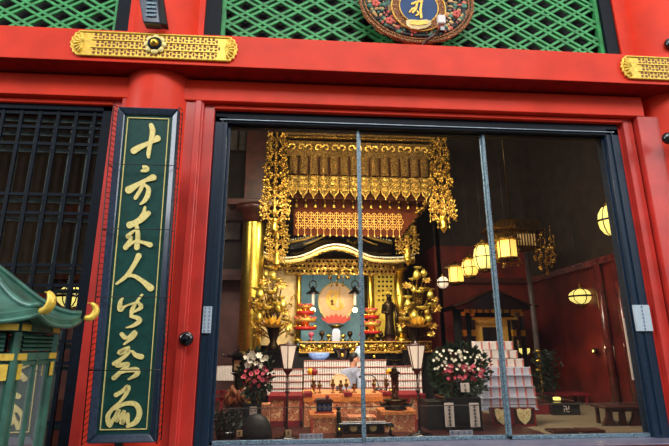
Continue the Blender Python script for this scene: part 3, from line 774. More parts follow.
# frieze: openwork band under the eave
b = MB(); b.box((ax(286), AY+.12, az(274)), (ax(402), AY+.16, az(258))); b.build('frieze', 'gold_bright', sh)
b = MB()
for i in range(26):
    for j in range(3):
        X = lerp(ax(289), ax(400), (i+.5*(j % 2))/26); Z = az(260.5+j*5)
        b.prism([Vector((X+a, AY+.115, Z+c_)) for a, c_ in ((-.035, 0), (0, -.03), (.035, 0), (0, .035))], (0, -.004, 0))
b.build('frieze_openings', 'brown_dark', sh)
b = MB()
for i in range(9):
    X = lerp(ax(330), ax(348), (i % 3)/2); Z = az(263+(i//3)*7); b.ball((X, AY+.05, Z), .05, 8, 5, sy=.6)
for q in (331, 337, 343): b.tube([W(q, 276, AY+.05), W(q, 284, AY+.05)], .012, 5); b.ball(W(q, 285, AY+.05), .035, 8, 5)
b.build('center_carving', 'gold_carved', sh)
# lower roof with undulating gable: profile in pixels of the eave line
eave = spline([(252, 243), (258, 250), (268, 256), (282, 259.5), (298, 258.5), (310, 254.5), (322, 249), (335, 246.5), (348, 248.5), (360, 254), (372, 258.5), (388, 259.5), (402, 259), (414, 256)], 5)
ridge_dy = 11
ef = [W(x, y, AY-.15) for x, y in eave]
b = MB(); top = []; n = len(ef)
back = [Vector((p.x*1.0, AY+.7, p.z+.55)) for p in ef]
under = [p+Vector((0, 0, -.075)) for p in ef]
mid = [Vector((p.x, AY+.2, p.z+.16)) for p in ef]
for i in range(n-1):
    b.add([ef[i], ef[i+1], mid[i+1], mid[i]], [(0, 1, 2, 3)], True); b.add([mid[i], mid[i+1], back[i+1], back[i]], [(0, 1, 2, 3)], True)
b.build('roof', 'black_gloss', sh)
b = MB()
for i in range(n-1):
    a0, a1 = ef[i], ef[i+1]; u0, u1 = under[i], under[i+1]; fw_ = Vector((0, -.05, 0))
    b.add([u0+fw_, u1+fw_, a1+fw_, a0+fw_, u0-fw_*3, u1-fw_*3, a1-fw_*3, a0-fw_*3], [(0, 1, 2, 3), (4, 5, 1, 0), (3, 2, 6, 7)], True)
b.build('eave_board', 'gold_pale', sh)
b = MB(); b.tube([p+Vector((0, -.08, -.1)) for p in ef], .02, 6); b.tube([p+Vector((0, -.05, .0)) for p in ef], .014, 6); b.build('eave_edge', 'gold_carved', sh)
b = MB()
for i in range(0, n): 
    b.ball(ef[i]+Vector((0, -.07, .03)), .021, 6, 4)
    if i < n-1: b.ball((ef[i]+ef[i+1])/2+Vector((0, -.07, .03)), .021, 6, 4)
b.build('beading', 'fl_white', sh)
b = MB()
for s in (eave[:4], eave[-4:]):
    p = [W(x, y+5, AY-.25) for x, y in s]; b.tube(p, [.03, .05, .06, .05], 6)
b.tube([W(258, 262, AY-.1), W(268, 268, AY-.1), W(284, 268, AY-.1), W(296, 262, AY-.1)], .04, 6); b.tube([W(380, 262, AY-.1), W(392, 268, AY-.1), W(404, 266, AY-.1)], .04, 6)
b.build('corner_scroll', 'gold_carved', sh)
# upper gable
b = MB(); g = [(290, 244), (308, 240), (324, 233), (340, 226), (356, 233), (372, 240), (392, 245)]
gp = [W(x, y, AY+.45) for x, y in spline(g, 4)]
b.prism(gp+[W(392, 252, AY+.45), W(290, 252, AY+.45)], (0, 1.2, 0)); b.build('upper_roof', 'black_gloss', sh)
b = MB(); b.tube([p+Vector((0, -.05, .03)) for p in gp], .03, 6); b.tube([p+Vector((0, -.05, -.09)) for p in gp[3:-3]], .018, 6); b.build('gable_rim', 'gold_matte', sh)
b = MB()
for i in range(len(gp)-1):
    for h in (0, .5): b.ball(gp[i].lerp(gp[i+1], h)+Vector((0, -.1, .07)), .02, 6, 4)
b.build('gable_beading', 'fl_white', sh)
b = MB()
for i in range(14): b.ball(W(lerp(318, 362, i/13), 243+random.uniform(-2, 2), AY+.4), .045, 8, 5)
b.build('gable_carving', 'gold_carved', sh)

# --- round picture with lotus inside the shrine
Y = AY+.75; p = W(336, 302, Y); u = px_size(1, Y)
t = thing('round_icon', 'pale orange round icon with a golden figure over a pink lotus', 'icon', (p.x, Y, az(330, Y)))
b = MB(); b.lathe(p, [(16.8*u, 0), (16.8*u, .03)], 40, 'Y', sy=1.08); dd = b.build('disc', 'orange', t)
b = MB(); b.torus(p+Vector((0, -.03, 0)), 16.8*u, .018, 'Y', 40, sz=1.08); b.build('rim', 'gold_pale', dd)
b = MB(); to = lambda x, y: W(285+x/5.575, 260+y/5.575, Y-.045)
for s in ([(255, 175, 22), (243, 205, 30), (250, 235, 40), (262, 262, 26), (300, 275, 12)], [(262, 182, 10), (285, 178, 20), (278, 215, 30), (262, 250, 30)], [(305, 150, 7), (306, 220, 9), (304, 272, 8)], [(312, 240, 14), (318, 262, 22), (300, 278, 10)]): px_stroke(b, s, to, .01)
b.build('gold_figure', 'gold_matte', dd)
b = MB()
for i in range(7):
    a = (i-3)/3; q0 = W(336+a*6, 324, Y-.06); q1 = W(336+a*15, 313+abs(a)*3, Y-.1); sd_ = Vector((.07, 0, 0))
    b.prism([q0, q0.lerp(q1, .5)+sd_, q1, q0.lerp(q1, .5)-sd_], (0, -.02, 0))
b.build('lotus', 'pink', t)
b = MB(); b.lathe(W(336, 341, Y-.1), [(.16, 0), (.1, .06), (.05, .2), (.12, .3), (.2, .34)], 12); b.build('stand', 'gold', t)
# small porcelain vase with a white face
t = thing('white_vase', 'small white square vase below the round icon', 'vase', W(336, 346, AY+.1)); b = MB(); q = W(336, 346, AY+.1)
b.lathe(q, [(.1, 0), (.12, .1), (.12, .3), (.08, .34), (.09, .36)], 4, rot=PI/4, smooth=False); b.build('body', 'white_cool', t)

# --- black hanging lanterns with a light below
def hang_lantern(px, label):
    Y = AY+.3; p = W(px, 292, Y); t = thing('black_hanging_lantern', label, 'hanging lantern', p, 'black hanging lanterns before the blue curtain')
    u = px_size(1, Y)
    b = MB(); b.torus(W(px, 285, Y), 3.4*u, .018, 'Y', 16, 5, sz=1.2); b.tube([W(px, 281, Y), W(px, 262, Y)], .008, 5); b.build('handle', 'black_gloss', t)
    b = MB(); b.lathe(W(px, 293, Y), [(7*u, -.02), (6.5*u, .0), (3*u, .06), (1.6*u, .12), (.5*u, .16)], 12); b.build('hood', 'black_gloss', t)
    b = MB(); b.lathe(W(px, 305, Y), [(1.3*u, 0), (1.3*u, 11.5*u)], 10); b.build('tube', 'lamp_white', t)
    b = MB(); b.ball(W(px, 310, Y), 2.3*u, 12, 8); b.build('bulb', 'bulb', t)
hang_lantern(313, 'black hooded lantern with a glowing bulb, on the golden pillar side of the round icon')
hang_lantern(355, 'black hooded lantern with a glowing bulb, on the statue side of the round icon')

# --- tiered red offerings
def tiers(px, Y, label, w=20, y0=330):
    p = W(px, y0, Y); u = px_size(1, Y); t = thing('offering_stand', label, 'offering stand', p, 'tiered red and gold offering stands on the altar')
    for k_, (h0, h1, ww) in enumerate(((0, 3, 1.0), (7, 11, .95), (14, 17.5, .8), (20, 23, .6))):
        b = MB(); b.lathe(p+Vector((0, 0, h0*u)), [(ww*w*.5*u, 0), (ww*w*.55*u, (h1-h0)*u*.5), (ww*w*.5*u, (h1-h0)*u)], 12); b.cur = 1
        for j in range(12): a = j*PI/6; b.ball(p+Vector((ww*w*.5*u*math.cos(a), ww*w*.5*u*math.sin(a), h1*u)), 1.3*u, 6, 4)
        b.build('tier', ['gold_matte' if k_ % 2 else 'red_bright', 'pink' if k_ % 2 else 'gold'], t)
    b = MB(); b.lathe(p, [(w*.2*u, 0), (w*.2*u, 24*u)], 8); b.build('core', 'gold', t)
tiers(305, AY+.05, 'tiered red and gold offering stand before the blue curtain, beside the cream side panel')
tiers(372, AY+.05, 'tiered red and gold offering stand beside the dark standing statue', 17, 334)
# little altar vessels
labs = ['left of the tiered stand', 'by']
for i, (px, py, h, m) in enumerate(((322, 341, 9, 'bronze'), (350, 341, 9, 'bronze'), (329, 341, 6, 'gold'), (343, 341, 6, 'gold'), (311, 341, 8, 'fl_pink'), (362, 341, 8, 'fl_pink'), (381, 341, 8, 'bronze'))):
    p = W(px, py, AY-.1); u = px_size(1, AY-.1)
    t = thing('altar_vessel', 'small altar vessels of bronze, gold and pink lined up on the shrine edge', 'vessel', p, 'small vessels lined up before the blue curtain')
    b = MB(); b.lathe(p, [(2.4*u, 0), (1*u, h*.2*u), (.8*u, h*.4*u), (2.4*u, h*.6*u), (2.7*u, h*.8*u), (1.6*u, h*u)], 10); b.build('body', m, t)
    b = MB(); b.lathe(p, [(2.8*u, -.01), (2.8*u, .02)], 10); b.build('foot', 'black_gloss', t)

# --- yellow banner with writing columns behind the statue
t = thing('yellow_banner', 'bright yellow panel with dark writing behind the standing statue', 'banner', W(384, 335, AY+.6))
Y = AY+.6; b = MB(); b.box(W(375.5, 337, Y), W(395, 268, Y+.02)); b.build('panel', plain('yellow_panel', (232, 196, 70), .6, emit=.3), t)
b = MB()
for i in range(4):
    for j in range(6):
        q = W(379+i*4, 277+j*4.6, Y-.01); b.cb(q, (.055, .008, .028)); b.cb(q, (.02, .008, .06))
b.build('writing', 'brown_dark', t)

# --- dark standing statue
Y = AY-.1; u = px_size(1, Y); p = W(390, 336, Y)
t = thing('statue', 'dark bronze standing statue with raised headdress before the yellow panel', 'statue', p)
b = MB(); h = lambda k_: k_*u
b.lathe(p, [(h(5.2), 0), (h(5.5), h(2)), (h(4.6), h(8)), (h(4.0), h(16)), (h(4.2), h(22)), (h(5.4), h(28)), (h(4.8), h(31)), (h(1.6), h(33)), (h(1.5), h(34))], 16, sy=.7); 
b.tube([p+Vector((-h(5), 0, h(29))), p+Vector((-h(6.6), -.05, h(22))), p+Vector((-h(2.5), -.2, h(21)))], [h(1.9), h(1.7), h(1.2)], 8)
b.tube([p+Vector((h(5), 0, h(29))), p+Vector((h(6.4), -.05, h(21))), p+Vector((h(5.4), -.15, h(14)))], [h(1.9), h(1.8), h(1.3)], 8)
b.tube([p+Vector((h(5.6), -.1, h(18))), p+Vector((h(6.2), -.05, h(6)))], [h(1.8), h(1.2)], 8); b.build('robe', 'bronze', t)
b = MB(); b.ball(p+Vector((0, -.02, h(36.5))), h(2.5), 12, 8, sz=1.2); b.build('head', 'bronze', t)
b = MB()
for a in (-.9, -.3, .3, .9): b.tube([p+Vector((0, 0, h(38))), p+Vector((math.sin(a)*h(7), 0, h(38)+math.cos(a)*h(6)))], [h(1), h(.4)], 6)
for a in range(7): b.ball(p+Vector((math.sin((a-3)*.45)*h(9.5), .02, h(37)+math.cos((a-3)*.45)*h(8))), h(1), 8, 5)
b.build('headdress', 'gold', t)
b = MB(); b.lathe(p-Vector((0, 0, h(7))), [(h(8), 0), (h(8), h(2)), (h(5), h(3.5)), (h(5), h(5)), (h(7), h(7))], 8, smooth=False); b.build('pedestal', 'wood_dark', t)

# --- golden lotus bouquets
def lotus_bouquet(px, Y, label, s, seed):
    rnd = random.Random(seed); u = px_size(1, Y); base = W(px, 350, Y)
    t = thing('golden_lotus_bouquet', label, 'lotus ornament', base, 'golden metal lotus bouquets flanking the altar')
    P = lambda dx, py, dy=0: W(px+dx*s, py, Y)+Vector((0, dy, 0))
    b = MB(); b.lathe(base, [(5*u, 0), (5.5*u, .06), (3*u, .15), (5.5*u, .32), (6.5*u, .5), (4*u, .6), (5.4*u, .66)], 16); b.build('vase', 'bronze', t)
    c0 = P(0, 328, -.2); b = MB()
    for ring, (nn, ln, el) in enumerate(((14, 15, .2), (12, 13, .65), (8, 9.5, 1.1))):
        for j in range(nn):
            a = 2*PI*(j+.5*ring)/nn; d = Vector((math.cos(a)*math.cos(el), math.sin(a)*math.cos(el)*.8, math.sin(el)))
            sd_ = Vector((-math.sin(a), math.cos(a), 0))*2.5*u; tip = c0+d*ln*u+Vector((0, 0, .05)); m_ = c0+d*ln*u*.55
            b.add([c0, m_+sd_, tip, m_-sd_, m_+Vector((0, 0, -.02))], [(0, 1, 4), (1, 2, 4), (2, 3, 4), (3, 0, 4)], True)
    b.build('lotus_flower', 'gold_fit', t)
    spots = [(-13, 318), (-17, 305), (-21, 308), (-12, 296), (-16, 290), (-4, 300), (2, 290), (8, 298), (-8, 282), (0, 276), (-3, 268), (12, 312), (15, 330), (13, 320), (-13, 334), (6, 308), (-6, 309), (9, 286), (3, 316), (-9, 290), (-20, 299), (-10, 312), (5, 281), (-15, 326), (10, 305), (-3, 293), (14, 325), (-7, 274), (4, 304)]
    st = MB()
    for i, (dx, py) in enumerate(spots):
        q = P(dx, py, rnd.uniform(-.25, .1)); st.tube([P(0, 340), P(dx*.5, lerp(340, py, .6)), q], .012, 5)
        b = MB(); k_ = rnd.uniform(3.0, 5.0)*u
        if i % 3 == 0:
            b.lathe(q, [(k_*.2, -k_), (k_*.8, -k_*.4), (k_*.85, 0), (k_*.5, k_*.7), (.003, k_*1.2)], 8); b.build('bud', 'gold_soft', t)
        elif i % 3 == 1:
            b.lathe(q, [(.004, -k_*.3), (k_*.8, -k_*.1), (k_*1.35, k_*.35), (k_*1.3, k_*.4), (k_*.7, 0), (.004, -k_*.15)], 10, sy=.8); b.build('lotus_leaf', 'gold_soft', t)
        else:
            for j in range(7):
                a = 2*PI*j/7; d = Vector((math.cos(a), -.3, math.sin(a)*.7)); sd_ = Vector((-math.sin(a), 0, math.cos(a)))*k_*.35
                b.add([q, q+d*k_*.6+sd_, q+d*k_*1.4, q+d*k_*.6-sd_], [(0, 1, 2, 3)])
            b.build('small_lotus', 'gold_bright', t)
    st.build('stems', 'gold_dim', t)
lotus_bouquet(273, 4.05, 'golden lotus bouquet beside the round golden pillar', 1, 3)
lotus_bouquet(415, 4.05, 'golden lotus bouquet to the far side of the dark statue', -1, 5)

# --- black stands under bouquets
for px, lab in ((275, 'golden pillar'), (412, 'dark statue')):
    p = W(px, 360, 4.05); t = thing('black_stand', 'black lacquer stand under the golden lotus bouquet nearest the %s' % lab, 'stand', (p.x, 4.05, FZ))
    ztop = W(px, 350, 4.05).z; b = MB(); b.box((p.x-.22, 3.9, ztop-.05), (p.x+.22, 4.2, ztop)); b.build('top', 'black_gloss', t)
    b = MB(); b.box((p.x-.18, 3.93, FZ), (p.x+.18, 4.17, ztop-.05)); b.build('body', 'black_gloss', t)

# ================================================================== RACKS OF TABLETS (white grid)
def rack(px0, px1, py0, py1, Y, rows, cols, label, red=True):
    a = W(px0, py1, Y); c_ = W(px1, py0, Y)
    t = thing('tablet_rack', label, 'rack', ((a.x+c_.x)/2, Y, a.z))
    b = MB(); b.box((a.x, Y+.02, a.z), (c_.x, Y+.12, c_.z)); b.build('backing', 'white_pink', t)
    b = MB(); 
    for j in range(rows+1): zz = lerp(a.z, c_.z, j/rows); b.box((a.x, Y-.03, zz-.004), (c_.x, Y+.02, zz+.004))
    b.build('shelf', 'pale_red' if red else 'wood_dark', t)
    b = MB()
    for i in range(cols):
        X = lerp(a.x, c_.x, (i+.5)/cols); w_ = (c_.x-a.x)/cols*.36
        for j in range(rows):
            z0 = lerp(a.z, c_.z, j/rows); z1_ = lerp(a.z, c_.z, (j+1)/rows)
            b.box((X-w_, Y-.015, z0+.008), (X+w_, Y+.018, z1_-.02))
    tb = b.build('tablets', 'white', t); tb['kind'] = 'stuff'
    b = MB()
    for i in range(cols+1):
        X = lerp(a.x, c_.x, i/cols); b.box((X-(c_.x-a.x)/cols*.1, Y-.0, a.z), (X+(c_.x-a.x)/cols*.1, Y+.021, c_.z))
    b.build('dividers', 'gold_dim', t); return t
rack(303.5, 386, 360, 395, 4.08, 5, 36, 'tall white rack of small tablets directly behind the seated person')
rack(264, 302.5, 369, 395, 3.76, 4, 18, 'white tablet rack below the golden lotus bouquet beside the golden pillar')
rack(387, 421, 366, 395, 3.76, 4, 15, 'white tablet rack beside the standing lamp near the red flowers')
rack(214, 234, 364.5, 381, 3.9, 1, 12, 'short white tablet rack behind the small black roofed lantern', False)

# blue-white bowl, black censer, white stand behind the person
Y = 4.9
p = W(319, 360, 4.3); t = thing('porcelain_basin', 'wide blue and white basin on the rack behind the person', 'basin', p); u = px_size(1, 4.3)
b = MB(); b.lathe(p, [(5*u, 0), (9*u, 3*u), (10*u, 6.5*u), (9.6*u, 6.6*u), (8*u, 3.6*u), (.01, 2.6*u)], 24, sy=.6); b.build('bowl', 'blue_bowl', t)
p = W(342, 360, 4.3); t = thing('black_censer', 'black flared censer with a gold crest behind the person', 'censer', p); u = px_size(1, 4.3)
b = MB(); b.lathe(p, [(5*u, 0), (4.4*u, 2*u), (6*u, 5*u), (8*u, 9*u), (8.8*u, 10*u), (7.8*u, 10.6*u), (.01, 9*u)], 20, sy=.6); b.build('bowl', 'black_gloss', t)
b = MB(); b.lathe(p+Vector((0, -3.7*u, 4.5*u)), [(1.6*u, 0), (1.4*u, .03)], 12, 'Y'); b.build('crest', 'gold', t)
p = W(359.5, 360, 4.15); t = thing('porcelain_jar', 'pale blue porcelain jar behind the head of the seated person', 'jar', p); u = px_size(1, 4.15)
b = MB(); b.lathe(p, [(2.6*u, 0), (4.2*u, 3*u), (4.6*u, 7*u), (3*u, 10*u), (2.6*u, 11*u)], 18); b.build('body', 'pale_jar', t)
b = MB(); b.lathe(p+Vector((0, 0, 11*u)), [(3*u, 0), (2.6*u, 1*u), (.6*u, 1.6*u)], 14); b.build('lid', 'blue_bowl', t)
for px, lab in ((373, 'beside the black censer'), (401, 'below the dark statue')):
    p = W(px, 362, 4.4); u = px_size(1, 4.4); t = thing('sutra_desk', 'black lacquer desk with gold edges %s' % lab, 'desk', p)
    b = MB(); b.box((p.x-10*u, p.y-.15, FZ), (p.x+10*u, p.y+.15, p.z+8*u)); b.build('body', 'black_gloss', t)
    b = MB(); b.cb(p+Vector((0, -.01, 8*u)), (23*u, .34, 1*u)); b.cb(p+Vector((0, -.01, 2*u)), (23*u, .33, .6*u)); b.build('edge', 'gold_dim', t)
    b = MB(); b.ball(p+Vector((0, -.16, 5*u)), 1.3*u, 8, 5, sy=.4); b.build('crest', 'gold', t)

# ================================================================== SEATED PERSON
PYY = 3.35; u = px_size(1, PYY)
per = thing('person', 'person in a gray robe seated behind the brocade table, head bowed and turned aside', 'person', W(349, 400, PYY))
def PP(px, py, dy=0): return W(px, py, PYY)+Vector((0, dy, 0))
def ring_loft(mb, rings, n=18):
    vs = []; fs = []
    for c_, rx_, ry_, tx in rings:
        for i in range(n):
            a = 2*PI*i/n; vs.append(c_+Vector((rx_*math.cos(a), ry_*math.sin(a), tx*math.cos(a))))
    for k_ in range(len(rings)-1):
        for i in range(n): j = (i+1) % n; fs.append((k_*n+i, k_*n+j, (k_+1)*n+j, (k_+1)*n+i))
    fs.append(list(range(n))[::-1]); fs.append([(len(rings)-1)*n+i for i in range(n)]); mb.add(vs, fs, True)
# body (skin): neck, head with face turned toward +x and down
b = MB()
hc = PP(354.0, 359.2)
ring_loft(b, [(PP(352.5, 369), 3*u, 3*u, 0), (PP(352.8, 366), 2.8*u, 2.8*u, 0), (PP(353.2, 364.4), 3.0*u, 3.0*u, 0), (PP(354.2, 362.6), 3.7*u, 3.4*u, 0), (PP(354, 359.6), 4.2*u, 3.7*u, 0), (PP(353.6, 356.9), 4.1*u, 3.7*u, 0), (PP(353.2, 354.8), 3.0*u, 2.9*u, 0), (PP(353.2, 353.8), 1.2*u, 1.2*u, 0)])
b.tube([hc+Vector((3.6*u, -.02, .1*u)), hc+Vector((5.1*u, -.03, -1.0*u)), hc+Vector((3.9*u, -.02, -1.5*u))], [.5*u, .75*u, .5*u], 7)          # nose
b.tube([hc+Vector((2.6*u, -.035, -2.6*u)), hc+Vector((4.2*u, -.02, -2.8*u))], [.5*u, .4*u], 6)                                                # mouth
b.lathe(hc+Vector((.1*u, -3.5*u, -.6*u)), [(1.0*u, 0), (1.1*u, .012), (.4*u, .02)], 10, 'Y', sy=1.4)                                      # ear
body = b.build('head_and_neck', 'skin', per, sub=1)
b = MB(); b.ball(hc+Vector((3.5*u, -1.5*u, .6*u)), .45*u, 8, 5); b.tube([hc+Vector((2.9*u, -2.2*u, 1.7*u)), hc+Vector((4.0*u, -1.2*u, 1.7*u))], .22*u, 5); b.build('eye_and_brow', 'hair', per)
b = MB(); ring_loft(b, [(hc+Vector((-1.6*u, 0, -1.9*u)), 2.4*u, 3.1*u, 0), (hc+Vector((-1.1*u, 0, 0)), 3.5*u, 3.9*u, 0), (hc+Vector((-.6*u, 0, 2.4*u)), 4.0*u, 4.0*u, -.3*u), (hc+Vector((-.2*u, 0, 4.4*u)), 3.8*u, 3.6*u, -.4*u), (hc+Vector((-.2*u, 0, 5.8*u)), 2.4*u, 2.4*u, 0), (hc+Vector((-.2*u, 0, 6.2*u)), .8*u, .8*u, 0)]); b.build('hair', 'hair', per)
b = MB()
ring_loft(b, [(PP(346, 404), 13*u, 9*u, 0), (PP(346, 398), 12*u, 8.5*u, 0), (PP(347, 390), 10*u, 7*u, 0), (PP(348, 382), 9.6*u, 6.5*u, 0), (PP(349, 375), 10.4*u, 6*u, .6*u), (PP(349.8, 371.5), 10*u, 5.4*u, .4*u), (PP(351, 369), 8*u, 4.6*u, .4*u), (PP(352.3, 367), 4.4*u, 3.8*u, .4*u)])
b.build('robe', 'robe', per, sub=1)
b = MB(); b.tube([PP(341, 372.5), PP(338.5, 379, -.08), PP(339, 386, -.16), PP(345, 389, -.4)], [3.2*u, 4.2*u, 4.4*u, 3.2*u], 10)
b.tube([PP(357, 371.5), PP(360, 378, -.08), PP(361, 385, -.2), PP(356, 388.5, -.42)], [3.2*u, 4.4*u, 4.6*u, 3.2*u], 10); b.build('sleeves', 'robe', per, sub=1)
b = MB()
for s, px in ((1, 347), (-1, 354)):
    w0 = PP(px, 389, -.44); b.ball(w0+Vector((s*.03, -.03, 0)), .045, 10, 6, sz=.5)
    for k_ in range(5):
        o = Vector((s*(.005+.017*k_) if k_ < 4 else -s*.03, 0, .01*(1 if k_ in (1, 2) else 0)))
        b.tube([w0+o+Vector((0, -.05, 0)), w0+o+Vector((s*.006, -.085, -.004)), w0+o+Vector((s*.012, -.105-.006*(k_ in (1, 2)), -.02))], [.009, .0085, .007], 6)
b.build('hands', 'skin', per)
b = MB(); b.tube([PP(349, 369, -.02), PP(352, 372.5, -.19), PP(355.4, 368.5, -.02)], .55*u, 6); b.build('collar', 'robe', per)
b = MB(); b.cb(PP(346, 402), (.9, .8, .12)); sc = tag(b.build('floor_cushion', 'crimson', bevel=.03, seg=2), 'crimson cushion under the seated person', 'cushion')
p = PP(346, 404); st = thing('seat_platform', 'low dark platform carrying the crimson cushion and seated person', 'platform', (p.x, PYY, FZ))
b = MB(); zz = sc.data and p.z; b.box((p.x-.7, PYY-.45, zz-.05), (p.x+.7, PYY+.45, zz-.01)); b.build('top', 'wood_dark', st)
b = MB(); b.box((p.x-.66, PYY-.4, FZ), (p.x+.66, PYY+.4, zz-.05)); b.build('body', 'wood_dark', st)

# ================================================================== BROCADE TABLES
TY = 1.75
def tz(py, Y=TY, px=350): return W(px, py, Y).z
def tx(px, Y=TY, py=410): return W(px, py, Y).x
t = thing('brocade_table', 'long altar table with orange brocade front in front of the seated person', 'table', (tx(345), TY+.3, FZ))
b = MB(); b.box((tx(303.5), TY, tz(397)), (tx(391), TY+.75, tz(394))); b.build('tabletop', plain('orange_table_cloth', (222, 140, 86), .6, var=.2, vs=40), t)
b = MB(); b.box((tx(304), TY-.01, FZ), (tx(391), TY+.02, tz(397))); b.box((tx(304), TY+.02, FZ), (tx(305), TY+.72, tz(397))); b.build('front_cloth', 'brocade', t)
b = MB(); b.box((tx(303.5), TY-.02, tz(401.5)), (tx(391), TY-.008, tz(396.8)));  b.build('top_band', plain('orange_band', (232, 130, 62), .5, var=.25, vs=60), t)
b = MB()
for px in (308, 348, 387):
    b.box((tx(px-4), TY-.025, tz(396.3)), (tx(px+4), TY+.3, tz(392.6)))
b.build('runner', 'crimson', t)
def side_table(pa, pb, label, py=395):
    t = thing('brocade_side_table', label, 'side table', (tx((pa+pb)/2), TY+.3, FZ))
    b = MB(); zt_ = tz(py)
    b.box((tx(pa), TY-.02, zt_-.04), (tx(pb), TY+.6, zt_)); b.build('tabletop', 'crimson', t)
    for X in (tx(pa)+.02, tx(pb)-.02, tx((pa+pb)/2)):
        b = MB(); b.box((X-.02, TY-.02, FZ), (X+.02, TY+.02, zt_-.04)); b.build('leg', 'crimson', t)
    b = MB(); b.box((tx(pa), TY-.02, FZ+.02), (tx(pb), TY+.01, FZ+.09)); b.build('lower_rail', 'crimson', t)
    b = MB(); b.box((tx(pa)+.03, TY+.0, FZ+.09), (tx(pb)-.03, TY+.015, zt_-.04)); b.build('brocade_panel', 'brocade', t)
side_table(268, 302.5, 'crimson framed side table with brocade panels beside the black dome')
side_table(392, 426, 'crimson framed side table with brocade panels beside the black flower stand')

def pedestal(pa, pb, py, Y, label, drop=True):
    t = thing('brocade_pedestal', label, 'pedestal', (tx((pa+pb)/2, Y), Y+.2, FZ)); zt_ = W(350, py, Y).z
    b = MB(); b.box((tx(pa, Y), Y, FZ), (tx(pb, Y), Y+.4, zt_)); b.build('cloth', 'brocade', t, bevel=.01)
    b = MB(); b.box((tx(pa, Y)-.01, Y-.012, zt_-.03), (tx(pb, Y)+.01, Y+.41, zt_+.012)); b.build('top', plain('orange_top', (226, 132, 70), .6, var=.2, vs=50), t)
    b = MB()
    for px in (pa+1, pb-1): b.box((tx(px, Y)-.012, Y-.012, FZ), (tx(px, Y)+.012, Y-.002, zt_-.03))
    b.build('corner_trim', 'red_line', t); return zt_
z1_ = pedestal(311, 339, 415, 1.25, 'brocade covered pedestal carrying the small black roofed box')
z2_ = pedestal(382, 416, 413, 1.25, 'brocade covered pedestal carrying the bronze tower ornament')
# black box with a little roof
X = tx(324, 1.4); t = thing('black_casket', 'small black roofed casket with blue panels on a brocade pedestal', 'casket', (X, 1.4, z1_+.012))
b = MB(); zz = z1_+.014; b.box((X-.1, 1.33, zz), (X+.1, 1.5, zz+.13)); b.build('body', 'black_gloss', t)
b = MB(); b.prism([Vector((X-.13, 1.3, zz+.13)), Vector((X+.13, 1.3, zz+.13)), Vector((X+.09, 1.3, zz+.17)), Vector((X-.09, 1.3, zz+.17))], (0, .22, 0)); b.build('lid', 'wood_dark', t); 
b = MB(); b.ball((X+.04, 1.35, zz+.19), .03, 8, 5); b.build('finial', 'crimson', t)
b = MB()
for k_ in (-.06, 0, .06): b.box((X+k_-.02, 1.322, zz+.04), (X+k_+.02, 1.33, zz+.11))
b.build('panels', 'blue_ink', t)
b = MB(); b.box((X-.12, 1.31, zz), (X+.12, 1.33, zz+.02)); b.build('foot_rail', 'crimson', t)
# bronze tower ornament
X = tx(396, 1.4); t = thing('bronze_tower', 'bronze stupa tower on a dark lotus base, standing on a brocade pedestal', 'tower ornament', (X, 1.42, z2_+.014)); zz = z2_+.014
b = MB(); b.lathe((X, 1.42, zz), [(.14, 0), (.15, .02), (.09, .05), (.15, .1), (.17, .12), (.08, .13)], 12); b.build('lotus_base', 'bronze', t)
for s in (-1, 1):
    b = MB(); b.tube([(X+s*.1, 1.4, zz+.06), (X+s*.19, 1.36, zz+.06), (X+s*.22, 1.36, zz+.11)], [.03, .025, .01], 8); b.build('scroll', 'bronze', t)
b = MB(); b.lathe((X, 1.42, zz+.13), [(.045, 0), (.05, .02), (.045, .04), (.045, .26), (.065, .28), (.05, .3)], 10); b.build('shaft', carved('ruddy_bronze', (60, 26, 12), (190, 110, 60), 40, metal=.5), t)
b = MB(); b.lathe((X, 1.42, zz+.43), [(.03, 0), (.07, .01), (.08, .03), (.03, .055), (.045, .07), (.02, .09), (.003, .13)], 10); b.build('spire', 'bronze', t)

# bronze vessels on the table
vess = [(313.5, 11, 2.6, 'bulbous bronze vase at the end of the brocade table'), (319.5, 11, 1.8, 'slim bronze candlestick beside the bulbous vase'), (333, 12, 2.0, 'bronze candlestick at the edge of the cream round fan'),
        (341, 11, 2.0, 'bronze vase under the middle of the cream round fan'), (346.5, 12, 1.8, 'thin bronze candlestick at the far edge of the cream round fan'), (354.5, 8, 2.8, 'squat bronze bell shaped vessel before the person'),
        (374.5, 12, 1.9, 'bronze candlestick right of the glass door stile on the brocade table'), (387, 12, 2.3, 'bronze vase next to the tower ornament')]
zt_ = tz(394)
for px, h_, w_, lab in vess:
    Y = TY+.12; p = Vector((tx(px, Y), Y, zt_+.004)); u = px_size(1, Y)
    t = thing('bronze_vessel', lab, 'vessel', p)
    b = MB(); b.lathe(p, [(w_*u, 0), (w_*.9*u, .8*u), (w_*.35*u, 1.6*u), (w_*.3*u, h_*.35*u), (w_*1.05*u, h_*.5*u), (w_*1.1*u, h_*.62*u), (w_*.4*u, h_*.8*u), (w_*.7*u, h_*.92*u), (w_*.6*u, h_*u)], 12); b.build('body', plain('warm_bronze', (128, 84, 44), .35, metal=.8, var=.2), t)
    b = MB(); b.torus(p+Vector((0, 0, h_*.7*u)), w_*.6*u, .006, 'Z', 12, 5); b.build('collar', 'gold', t)
